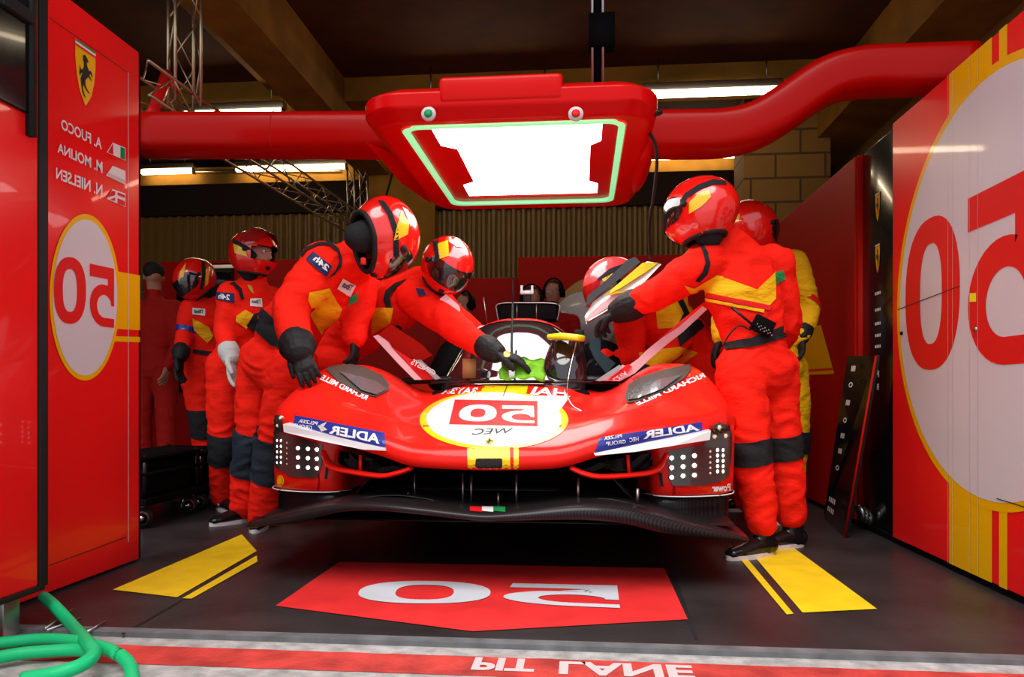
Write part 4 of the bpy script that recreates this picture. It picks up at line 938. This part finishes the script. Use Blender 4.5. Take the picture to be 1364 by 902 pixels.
def shoe(person, an, toe, s=1.0, sole='ink_grey'):
    an = Vector(an); t = Vector(toe); t.z = 0; t.normalize(); an.z = max(an.z, .11)
    g = Vector((an.x, an.y, 0)); w = t.cross(HZ)
    bm = bmesh.new(); zf = .001
    loft(bm, [g - t * .055 + HZ * (zf + .045), g + t * .01 + HZ * (zf + .05), g + t * .08 + HZ * (zf + .043), g + t * .15 + HZ * (zf + .034), g + t * .195 + HZ * (zf + .028)], [.036, .041, .045, .047, .034], [.042, .045, .038, .028, .020], ref=w, seg=16)
    loft(bm, [g - t * .01 + HZ * (zf + .04), g - t * .015 + HZ * (an.z + .07)], [.042, .046], [.052, .056], ref=w, seg=16)
    o = mk('shoe', remesh('s', bm, .007, 2, .001, 2, 2), 'black_gloss', person)
    bm = bmesh.new(); out = []
    for k in range(32):
        a = 2 * math.pi * k / 32; x = math.cos(a); y = math.sin(a); yy = y * (.048 if x > -.2 else .040)
        out.append(g + t * (.072 + .145 * x) + w * yy)
    a = [bm.verts.new(p + HZ * (zf - .001)) for p in out]; b = [bm.verts.new(p + HZ * (zf + .020)) for p in out]
    for k in range(32): bm.faces.new((a[k], a[(k + 1) % 32], b[(k + 1) % 32], b[k]))
    bm.faces.new(a[::-1]); bm.faces.new(b); mk('sole', bm, sole, o, False)
    mk('heel_trim', TB([g - t * .05 + w * .045 + HZ * (zf + .03), g + t * .02 + w * .052 + HZ * (zf + .07), g + t * .06 + w * .046 + HZ * (zf + .04)], .004, 6), sole, o)
    return o
def band(name, body, a, b, t0, t1, m, parent, off=.006, rad=.2):
    """a strip of cloth round a limb, cut from the body surface between two planes"""
    a, b = Vector(a), Vector(b); d = (b - a); L = d.length; d.normalize(); bm = bmesh.new(); bm.from_mesh(body.data)
    P0, P1 = a + d * L * t0, a + d * L * t1
    kill = [v for v in bm.verts if not (-.03 < (v.co - P0).dot(d) < (P1 - P0).length + .03) or ((v.co - a) - d * (v.co - a).dot(d)).length > rad]
    bmesh.ops.delete(bm, geom=kill, context='VERTS')
    for p, n in ((P0, -d), (P1, d)):
        bmesh.ops.bisect_plane(bm, geom=bm.verts[:] + bm.edges[:] + bm.faces[:], plane_co=p, plane_no=n, clear_outer=True)
    if not bm.faces: bm.free(); print('EMPTY band', name); return
    bm.normal_update()
    for v in bm.verts: v.co += v.normal * off
    return mk(name, bm, m, parent, True, recalc=False)
def body_mesh(person, J, m, seed=0, g=1.0, fold=.0075, legs=True, head=None, vox=.0125, arm=1.0, twist=None):
    bm = bmesh.new(); J = {k: (V3(p) if len(p) == 3 and not isinstance(p, Vector) else Vector(p)) for k, p in J.items()}
    sh = (J['shR'] - J['shL']); hp = (J['hipR'] - J['hipL']); pel = (J['hipR'] + J['hipL']) / 2; mid = (J['shR'] + J['shL']) / 2
    nk = J['neck']
    ch = J.get('chest', pel.lerp(mid, .68)); wa = J.get('waist', pel.lerp(mid, .30))
    pel = pel.copy(); loft(bm, [pel - (wa - pel).normalized() * .03, wa, ch, mid.lerp(nk, .15), nk], [.165 * g, .158 * g, .195 * g, .165 * g, .075 * g], [.125 * g, .118 * g, .140 * g, .105 * g, .072 * g],
         refs=[hp, hp.lerp(sh, .4), sh, sh, sh], seg=24)
    loft(bm, [J['shL'].lerp(J['shR'], .06), mid, J['shR'].lerp(J['shL'], .06)], [.078 * g, .10 * g, .078 * g], [.078 * g, .10 * g, .078 * g], ref=HZ, seg=16)
    for s in 'LR':
        if 'el' + s in J and 'wr' + s in J:
            a, e, w = J['sh' + s], J['el' + s], J['wr' + s]
            loft(bm, [a, a.lerp(e, .5), e, e.lerp(w, .5), w], [.078 * g * arm, .070 * g * arm, .060 * g * arm, .054 * g * arm, .043 * g * arm], seg=16)
        if legs and 'kn' + s in J and 'an' + s in J:
            h, k, n = J['hip' + s], J['kn' + s], J['an' + s]
            loft(bm, [h, h.lerp(k, .5), k, k.lerp(n, .5), n + (n - k).normalized() * -.02], [.112 * g, .103 * g, .085 * g, .082 * g, .072 * g], seg=18)
    ball(bm, pel, (.175 * g, .135 * g, .13 * g), None, 20)
    P = None
    if head:
        P = head_parts(bm, head[0], head[1], head[2]); loft(bm, [nk, Vector(head[0]) - Vector(head[2]) * .06], [.062, .055], seg=14)
    b = remesh('body', bm, vox if not head else .010, 4, fold, seed)
    mats = [m]
    if head:
        mats = [m, 'skin']; up = Vector(head[2]).normalized(); c0 = Vector(head[0])
        for f in b.faces:
            if (f.calc_center_median() - c0).dot(up) > -.115 and (f.calc_center_median() - c0).length < .2: f.material_index = 1
    o = mk('body', b, mats, person, True, recalc=True)
    return o, J, P
def crew(label, J, m='suit_red', group=None, **k):
    Jv = {q: (V3(p) if not isinstance(p, Vector) else p) for q, p in J.items()}
    f = (Jv['hipL'] + Jv['hipR']) / 2; e = empty('person', (f.x, f.y, 0), label, 'person', group or 'racing crew around the car')
    o, J, P = body_mesh(e, Jv, m, **k); return e, o, J, P

# ---- right front crew member, arm on the raised door, back to us
e, b, J, _ = crew('crew member in red seen from behind with a walkie-talkie on the belt',
    dict(hipL=(985, 492, 3.66), hipR=(1030, 490, 3.80), shL=(938, 350, 3.66), shR=(1030, 352, 3.86), neck=(968, 318, 3.70), chest=(990, 392, 3.74), waist=(1006, 450, 3.73),
         elL=(882, 388, 3.80), wrL=(826, 414, 3.96), elR=(1048, 432, 3.90), wrR=(1032, 470, 4.05), knL=(1000, 600, 3.60), anL=(1015, 700, 3.62), knR=(1042, 595, 3.80), anR=(1054, 690, 3.84)), seed=1, fold=.0105, g=1.02, arm=1.28)
glove(e, J['wrL'], W(782, 442, 4.08) - J['wrL'], (0, .2, -1), 1, 30, 1.25, cuff=J['elL'], cuff_len=.10, cr=1.25)
glove(e, J['wrR'], (-.3, .8, -.4), (0, 0, -1), -1, 25)
shoe(e, J['anL'] * 1.0 + Vector((0, 0, J['anL'].z * 0)), (-.80, -.50, 0)); shoe(e, J['anR'], (-.85, -.35, 0))
band('knee_pad', b, J['knL'], J['anL'], -.14, .18, 'black_cloth', e, rad=.15); band('knee_pad', b, J['knR'], J['anR'], -.16, .16, 'black_cloth', e, rad=.14)
decal('back_panel', [(912, 380), (925, 384), (955, 366), (1008, 386), (1033, 362), (1033, 398), (1020, 412), (940, 394), (938, 418)], [b], 'suit_yellow', e, .006, 6, jump=.1, smooth=True)
decal('back_stripe', [(940, 397), (1018, 413), (1017, 417), (941, 401)], [b], 'suit_yellow', e, .007, 6, smooth=True)
decal('back_stripe_red', [(938, 389), (1030, 408), (1024, 414), (938, 395)], [b], 'ink_red', e, .008, 6, smooth=True)
decal('belt', [(958, 458), (1000, 450), (1038, 436), (1056, 428), (1056, 446), (1010, 461), (962, 467)], [b], 'black_cloth', e, .010, 6, jump=.15, smooth=True)
decal('arm_piping', [(928, 318), (934, 322), (943, 336), (946, 352), (942, 366), (932, 376), (926, 374), (936, 362), (940, 350), (937, 337)], [b], 'black_cloth', e, .006, 5, smooth=True)
decal('sleeve_patch', [(1032, 364), (1043, 360), (1046, 372), (1033, 379)], [b], 'ink_green', e, .007, 5, jump=.2)
h = helmet(e, W(933, 281, 3.64), (-.86, .38, -.20), (-.12, .12, .98), 1.12, lift=0)
D_ = lambda n, p, m, o=.004, **k: decal(n, p, [h], m, h, o, 5, jump=.2, smooth=True, **k)
D_('helmet_stripe', [(906, 268), (912, 258), (930, 246), (950, 239), (966, 241), (968, 246), (950, 246), (934, 252), (916, 263), (908, 274)], 'black_cloth')
D_('helmet_block', [(918, 270), (930, 258), (944, 253), (947, 262), (940, 270), (933, 276), (918, 285)], 'helmet_yellow')
D_('helmet_lower_trim', [(903, 327), (920, 318), (942, 302), (972, 286), (978, 290), (958, 304), (928, 326), (908, 334)], 'rubber')
rd = mk('radio', BX(W(1002, 445, 3.56), W(1030, 423, 3.58), .006), 'black_matte', e)
for v in rd.data.vertices:
    c = W(1016, 434, 3.57); q = Matrix.Rotation(R(28), 3, 'Y') @ (v.co - c); v.co = c + q
mk('radio_antenna', TB([W(1004, 434, 3.56), W(974, 409, 3.55)], .006, 8), 'black_gloss', rd)
for i in range(3):
    for j in range(4): mk('radio_key', ball(bmesh.new(), W(1013 + 5 * j - 2 * i, 436 + 2.6 * j - 3.6 * i + 3, 3.545), .0035, None, 6), 'steel', rd)
mk('radio_lead', TB(curve_pts([W(1000, 440, 3.56), W(985, 434, 3.55), (W(972, 445, 3.56)), W(962, 462, 3.58)]), .004, 6), 'rubber', rd)

# ---- crew member in yellow sleeves behind him
e, b, J, _ = crew('crew member in yellow sleeves half hidden behind the walkie-talkie wearer',
    dict(hipL=(1012, 490, 4.5), hipR=(1050, 490, 4.6), shL=(975, 345, 4.45), shR=(1056, 352, 4.6), neck=(1010, 325, 4.5), elR=(1078, 412, 4.6), wrR=(1068, 448, 4.5), elL=(965, 410, 4.5), wrL=(960, 450, 4.3),
         knL=(1018, 590, 4.45), anL=(1024, 674, 4.45), knR=(1058, 585, 4.6), anR=(1050, 665, 4.65)), m='suit_yellow', seed=2, arm=1.15)
glove(e, J['wrR'], (-.05, -.1, -1), (-1, 0, 0), 1, 18, cuff=J['elR'], cuff_len=.06); glove(e, J['wrL'], (-.4, 0, -1), (1, 0, 0), -1, 18)
shoe(e, J['anL'], (-.6, -.8, 0), sole='ink_white'); shoe(e, J['anR'], (-.5, -.8, 0), sole='ink_white')
band('sleeve_band', b, J['elR'], J['wrR'], -.16, -.02, 'ink_red', e, rad=.11); band('knee_pad', b, J['knR'], J['anR'], -.15, .2, 'black_cloth', e, rad=.14); band('knee_pad', b, J['knL'], J['anL'], -.15, .2, 'black_cloth', e, rad=.14)
decal('arm_piping', [(1037, 352), (1044, 346), (1055, 347), (1054, 350), (1045, 350), (1040, 357)], [b], 'black_cloth', e, .006, 4)
h = helmet(e, W(1002, 302, 4.38), (.80, .35, -.45), (.35, .25, .90), 1.0)
D_('helmet_emblem', [(977, 288), (986, 285), (985, 295), (977, 298)], 'helmet_yellow')

# ---- crew member inside the raised right door, lamp light painted into the red helmet as pink
e, b, J, _ = crew('crew member with a pinkish helmet bent behind the raised right door',
    dict(hipL=(943, 500, 4.9), hipR=(983, 498, 5.0), shL=(838, 418, 4.62), shR=(895, 398, 4.95), neck=(850, 392, 4.72), chest=(888, 430, 4.85), waist=(925, 462, 4.92), elL=(842, 478, 4.60), wrL=(806, 476, 4.45),
         elR=(905, 455, 4.7), wrR=(870, 485, 4.55), knL=(948, 600, 4.85), anL=(950, 680, 4.9), knR=(988, 600, 4.9), anR=(992, 670, 5.0)), seed=3, g=1.1, arm=1.2)
glove(e, J['wrL'], (-.7, -.2, -.2), (0, 0, -1), 1, 30, cuff=J['elL'], cuff_len=.06); glove(e, J['wrR'], (-.7, -.3, -.3), (0, 0, -1), -1, 30, cuff=J['elR'], cuff_len=.06)
shoe(e, J['anL'], (-1, -.1, 0)); shoe(e, J['anR'], (-1, -.1, 0))
decal('chest_panel', [(872, 402), (905, 392), (925, 400), (930, 425), (905, 436), (876, 438)], [b], 'suit_yellow', e, .006, 6, smooth=True)
decal('side_panel', [(850, 470), (905, 462), (930, 470), (900, 492), (858, 494)], [b], 'suit_yellow', e, .006, 6, smooth=True)
decal('harness_strap', [(894, 386), (902, 384), (918, 418), (905, 440), (899, 440), (910, 418)], [b], 'black_cloth', e, .010, 6, smooth=True)
decal('hip_belt', [(900, 440), (935, 424), (942, 432), (905, 462)], [b], 'black_cloth', e, .010, 6, smooth=True)
h = helmet(e, W(815, 380, 4.42), (-.78, -.42, -.45), (-.25, -.05, .95), 1.13, 'helmet_red_lamplit', 'visor_red')
D_('helmet_stripe', [(795, 372), (812, 358), (835, 350), (855, 349), (856, 354), (836, 357), (815, 365), (800, 378)], 'black_cloth')
D_('helmet_block', [(802, 372), (818, 363), (836, 358), (832, 366), (822, 374), (806, 382)], 'helmet_yellow')

# ---- left front crew member, bent over the wing
e, b, J, _ = crew('crew member in red bent over the left front wing, black glove on it',
    dict(hipL=(350, 478, 4.18), hipR=(392, 488, 3.98), shL=(432, 352, 3.78), shR=(478, 362, 4.05), neck=(482, 338, 3.80), chest=(424, 392, 3.92), waist=(383, 440, 4.04),
         elL=(386, 412, 3.62), wrL=(398, 468, 3.42), elR=(476, 415, 4.02), wrR=(472, 448, 3.98), knL=(335, 598, 4.20), anL=(325, 678, 4.30), knR=(362, 606, 4.05), anR=(350, 690, 4.15)), seed=4, g=1.15, fold=.0105, arm=1.32)
glove(e, J['wrL'] + Vector((0, 0, -.0)), W(416, 512, 3.33) - J['wrL'], (.3, .2, -.8), -1, 18, 1.15, cuff=J['elL'], cuff_len=.05, cr=1.5)
glove(e, J['wrR'], (.1, -.2, -1), (-1, 0, 0), 1, 22, 1.2, cuff=J['elR'], cuff_len=.06)
shoe(e, J['anL'], (-.55, -.8, 0), sole='ink_grey'); shoe(e, J['anR'], (.2, -1, 0), sole='ink_grey')
band('knee_pad', b, J['knL'], J['anL'], -.28, .40, 'navy_cloth', e, rad=.18); band('knee_pad', b, J['knR'], J['anR'], -.28, .38, 'navy_cloth', e, rad=.17)
D2 = lambda n, p, m, o=.007, **k: decal(n, p, [b], m, e, o, 6, jump=.12, smooth=True, **k)
D2('waist_support', [(330, 430), (345, 414), (352, 412), (372, 430), (400, 440), (404, 470), (385, 472), (360, 458)], 'black_cloth', .012, ymin=3.86)
D2('chest_panel', [(412, 390), (438, 384), (455, 412), (450, 426), (433, 438), (418, 420), (410, 400)], 'suit_yellow')
D2('chest_stripe', [(404, 402), (410, 400), (432, 438), (428, 446)], 'suit_yellow')
D2('arm_piping', [(399, 342), (408, 330), (425, 323), (440, 323), (452, 332), (456, 346), (454, 356), (445, 366), (435, 372), (446, 361), (451, 350), (449, 336), (438, 327), (425, 327), (410, 333), (402, 343)], 'black_cloth', .008)
D2('sleeve_badge', [(417, 336), (442, 355), (434, 369), (408, 346)], 'navy_badge', .010)
text_decal('badge_lettering', '24h', [(435, 362), (417, 347), (422, 341), (438, 355)], [b], 'ink_white', e, .03, .014)
D2('chest_label', [(456, 370), (473, 380), (466, 395), (448, 384)], 'ink_white', .010)
text_decal('label_lettering', 'Tibus', [(466, 388), (454, 381), (459, 373), (470, 380)], [b], 'ink_black', e, .02, .014)
D2('sleeve_patch', [(464, 396), (475, 390), (476, 402), (464, 408)], 'ink_green', .010)
h = helmet(e, W(513, 316, 3.64), (0, .35, -.93), (.72, .64, .27), 1.22, cut=-42)
D_('helmet_stripe', [(503, 267), (512, 268), (522, 282), (530, 305), (532, 345), (524, 350), (524, 310), (516, 286)], 'black_cloth')
D_('helmet_block', [(534, 282), (545, 296), (543, 312), (524, 322), (529, 300)], 'helmet_yellow')
D_('helmet_flash', [(536, 276), (543, 280), (549, 296), (547, 302), (543, 292)], 'car_white')
mk('chin_strap', BX(W(480, 352, 3.48), W(488, 344, 3.50), .004), 'ink_red', h)

# ---- second crew member at the left, wiping the screen
e, b, J, _ = crew('crew member in red leaning across the cockpit to wipe the windscreen with a lime cloth',
    dict(hipL=(412, 478, 4.66), hipR=(447, 484, 4.48), shL=(552, 395, 4.18), shR=(560, 378, 4.50), neck=(572, 372, 4.22), chest=(528, 405, 4.38), waist=(476, 440, 4.46), elL=(600, 432, 4.02), wrL=(642, 462, 3.95),
         elR=(605, 425, 4.50), wrR=(632, 440, 4.55), knL=(412, 600, 4.6), anL=(405, 675, 4.7), knR=(440, 600, 4.5), anR=(432, 680, 4.6)), seed=5, g=1.14, arm=1.2)
gl = glove(e, W(660, 470, 3.90), (1, .05, -.30), (0, .2, -1), -1, 16, 1.32, cuff=J['elL'], cuff_len=.07, cr=1.0)
decal('glove_badge', ell(675, 472, 4.5, 4.5, 16), [gl], 'helmet_yellow', gl, .003, 3)
glove(e, J['wrR'], (1, -.3, .1), (0, 0, -1), 1, 25, 1.1, 'glove_white', cuff=J['elR'], cuff_len=.05)
shoe(e, J['anL'], (1, -.2, 0)); shoe(e, J['anR'], (1, -.3, 0))
D2('chest_panel', [(475, 374), (498, 380), (503, 388), (500, 410), (480, 404), (474, 400)], 'suit_yellow')
D2('side_panel', [(498, 410), (524, 410), (520, 430), (494, 446), (496, 425)], 'suit_yellow')
D2('arm_piping', [(511, 400), (514, 388), (526, 378), (542, 372), (528, 384), (520, 396), (522, 410), (514, 410)], 'black_cloth', .009)
D2('sleeve_badge', [(554, 384), (564, 386), (568, 394), (558, 395)], 'navy_badge', .008)
D2('waist_support', [(518, 440), (530, 432), (580, 475), (575, 486), (560, 482)], 'black_cloth', .010)
h = helmet(e, W(596, 353, 4.08), (.36, -.62, -.62), (.35, -.10, .93), 1.06)
D_('helmet_stripe', [(575, 314), (583, 313), (587, 345), (594, 372), (588, 372), (580, 345)], 'black_cloth')
D_('helmet_block', [(583, 325), (597, 320), (598, 341), (586, 345)], 'helmet_yellow')
D_('helmet_flash', [(598, 312), (610, 318), (620, 330), (608, 329), (598, 322)], 'car_white')
cb_ = bmesh.new(); cc = W(696, 492, 3.90); vs = []
for i in range(13):
    row = []
    for j in range(13):
        u, v = i / 12 - .5, j / 12 - .5; p = cc + Vector((u * .24, v * .13, -.010 + v * .115)); q = p * 18
        row.append(cb_.verts.new(p + Vector((noise.noise(q) * .02, noise.noise(q + Vector((9, 0, 0))) * .03, noise.noise(q + Vector((0, 9, 0))) * .03 + .012))))
    vs.append(row)
for i in range(12):
    for j in range(12): cb_.faces.new((vs[i][j], vs[i + 1][j], vs[i + 1][j + 1], vs[i][j + 1]))
bmesh.ops.solidify(cb_, geom=cb_.faces, thickness=.004)
tag(mk('cleaning_cloth', cb_, 'lime_cloth'), 'crumpled lime green cloth under a black glove at the foot of the windscreen', 'cloth')

# ---- third from the left: standing upright, visor raised, white glove
e, b, J, _ = crew('crew member standing in profile with an open helmet and a white glove',
    dict(hipL=(300, 488, 4.58), hipR=(335, 486, 4.75), shL=(308, 392, 4.50), shR=(362, 398, 4.78), neck=(338, 372, 4.62), chest=(328, 420, 4.62), elL=(298, 440, 4.46), wrL=(307, 476, 4.38), elR=(365, 440, 4.7), wrR=(372, 470, 4.6),
         knL=(298, 598, 4.6), anL=(296, 664, 4.72), knR=(328, 598, 4.7), anR=(330, 660, 4.82)), seed=6, g=1.05)
glove(e, J['wrL'], (.15, -.1, -1), (1, 0, 0), 1, 14, 1.25, 'glove_white', cuff=J['elL'], cuff_len=.06); glove(e, J['wrR'], (.2, -.1, -1), (-1, 0, 0), -1, 18)
shoe(e, J['anL'], (.7, -.6, 0)); shoe(e, J['anR'], (.8, -.4, 0))
band('knee_pad', b, J['knL'], J['anL'], -.30, .26, 'black_cloth', e, rad=.14); band('knee_pad', b, J['knR'], J['anR'], -.30, .26, 'black_cloth', e, rad=.14)
D2('sleeve_badge', [(289, 389), (312, 391), (312, 404), (289, 399)], 'navy_badge', .008); text_decal('badge_lettering', '24h', [(306, 400), (292, 398), (292, 391), (306, 393)], [b], 'ink_white', e, .03, .012)
D2('chest_label', [(333, 398), (348, 398), (349, 409), (333, 408)], 'ink_white', .008); text_decal('label_lettering', 'Tibus', [(347, 405), (335, 404), (335, 399.5), (347, 400)], [b], 'ink_black', e, .02, .012)
D2('chest_panel', [(315, 421), (327, 413), (340, 420), (334, 430), (328, 438), (314, 428)], 'suit_yellow')
D2('chest_emblem', [(329, 380), (335, 381), (338, 392), (333, 388)], 'gold', .008)
D2('waist_support', [(328, 434), (338, 418), (350, 415), (368, 428), (370, 455), (345, 448)], 'black_cloth', .010)
D2('arm_piping', [(305, 378), (312, 376), (321, 384), (325, 398), (321, 400), (317, 388), (310, 380)], 'black_cloth', .008)
hc = W(338, 338, 4.55); h = helmet(e, hc, (.96, -.22, -.12), (.1, 0, 1), 1.02, visor='visor_red', lift=62); face_in(h, hc + Vector((.015, 0, .0)), (.96, -.22, -.12), (.1, 0, 1), 1.02)
D_('helmet_stripe', [(308, 316), (330, 328), (352, 326), (364, 315), (360, 322), (350, 331), (328, 333), (308, 322)], 'black_cloth', ymin=4.0)
D_('helmet_block', [(311, 325), (326, 330), (330, 342), (313, 337)], 'helmet_yellow')

# ---- second from the left: bowed head, blue arm band
e, b, J, _ = crew('crew member with bowed red helmet and a blue band on the sleeve',
    dict(hipL=(258, 480, 5.2), hipR=(288, 480, 5.35), shL=(254, 412, 5.15), shR=(296, 410, 5.4), neck=(270, 398, 5.25), elL=(246, 448, 5.1), wrL=(240, 474, 5.0), elR=(300, 450, 5.4), wrR=(298, 480, 5.3),
         knL=(270, 562, 5.2), anL=(275, 640, 5.3), knR=(290, 562, 5.35), anR=(295, 635, 5.45)), seed=7)
glove(e, J['wrL'], (-.05, -.1, -1), (1, 0, 0), 1, 14, 1.2, cuff=J['elL'], cuff_len=.05); glove(e, J['wrR'], (.1, -.1, -1), (-1, 0, 0), -1, 14, 1.2)
shoe(e, J['anL'], (-.3, -1, 0)); shoe(e, J['anR'], (.1, -1, 0))
band('arm_band', b, J['shL'], J['elL'], .68, .86, 'ink_blue', e, rad=.12); band('knee_pad', b, J['knL'], J['anL'], -.22, .24, 'black_cloth', e, rad=.13); band('knee_pad', b, J['knR'], J['anR'], -.22, .24, 'black_cloth', e, rad=.13)
D2('chest_label', [(256, 410), (273, 412), (273, 421), (256, 419)], 'ink_white', .008); text_decal('label_lettering', 'Tibus', [(271, 418), (258, 417), (258, 411.5), (271, 413)], [b], 'ink_black', e, .02, .012)
D2('chest_panel', [(256, 424), (278, 436), (284, 448), (276, 457), (258, 440)], 'suit_yellow'); D2('hip_belt', [(257, 465), (290, 470), (290, 475), (257, 471)], 'black_cloth', .010)
h = helmet(e, W(259, 371, 5.15), (-.35, -.70, -.62), (-.45, -.25, .86), 1.0)
D_('helmet_stripe', [(268, 346), (273, 350), (274, 365), (270, 385), (266, 386), (269, 366)], 'black_cloth'); D_('helmet_block', [(240, 362), (248, 350), (244, 372), (240, 392), (237, 388)], 'helmet_yellow'); D_('helmet_block', [(274, 358), (279, 358), (277, 378), (273, 382)], 'helmet_yellow')

# ---- onlookers
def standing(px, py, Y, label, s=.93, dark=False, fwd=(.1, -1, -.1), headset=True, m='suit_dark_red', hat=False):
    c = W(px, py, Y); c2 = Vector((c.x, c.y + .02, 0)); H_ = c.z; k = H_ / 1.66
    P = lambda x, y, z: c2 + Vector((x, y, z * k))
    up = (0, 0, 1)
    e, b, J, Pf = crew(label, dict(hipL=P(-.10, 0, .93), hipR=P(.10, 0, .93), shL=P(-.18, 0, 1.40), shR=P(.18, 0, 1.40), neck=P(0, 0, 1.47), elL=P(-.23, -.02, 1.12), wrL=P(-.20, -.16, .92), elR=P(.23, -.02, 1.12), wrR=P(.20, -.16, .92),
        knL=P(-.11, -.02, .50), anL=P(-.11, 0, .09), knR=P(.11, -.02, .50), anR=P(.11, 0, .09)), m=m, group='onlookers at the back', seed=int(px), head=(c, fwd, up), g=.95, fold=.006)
    eyes(b, Pf)
    f = Vector(fwd).normalized(); hb = bmesh.new(); hc = c - f * .018 + Vector((0, 0, .040)); ball(hb, hc, (.084, .098, .088), None, 20)
    bmesh.ops.delete(hb, geom=[v for v in hb.verts if (v.co - c).dot(f) > .045 and v.co.z < c.z + .085], context='VERTS'); mk('hair', hb, 'hair', e)
    if headset:
        r = f.cross(Vector(up)); hs = mk('headphones', TB([c + r * (.098 * math.cos(a)) + Vector((0, 0, .02 + .125 * math.sin(a))) for a in [math.pi * i / 12 for i in range(13)]], .009, 8), 'black_matte', e)
        for q in (-1, 1): mk('ear_cup', cyl(bmesh.new(), c + r * q * .092 + Vector((0, 0, .0)), r, .042, .036, 20), 'black_matte', hs)
    for s_, w in ((-1, J['wrL']), (1, J['wrR'])): glove(e, w, (0, -.4, -1), (-s_, 0, 0), s_, 15, 1, 'skin').name = 'hand'
    for a in (J['anL'], J['anR']): shoe(e, a, (0, -1, 0), sole='rubber')
    return e
standing(708, 400, 6.75, 'person in black headphones directly behind the roof camera of the car', m='suit_dark_red')
standing(737, 391, 7.2, 'person in headphones and swept back hair right of the other headphone wearer', fwd=(-.25, -1, -.1))
standing(620, 408, 7.0, 'dim person in headphones against the low red partition at the left of the cockpit', fwd=(-.7, -.7, 0))
standing(205, 368, 6.2, 'dark haired person in the shadow at the edge of the number board', fwd=(-.5, .8, 0), headset=False)
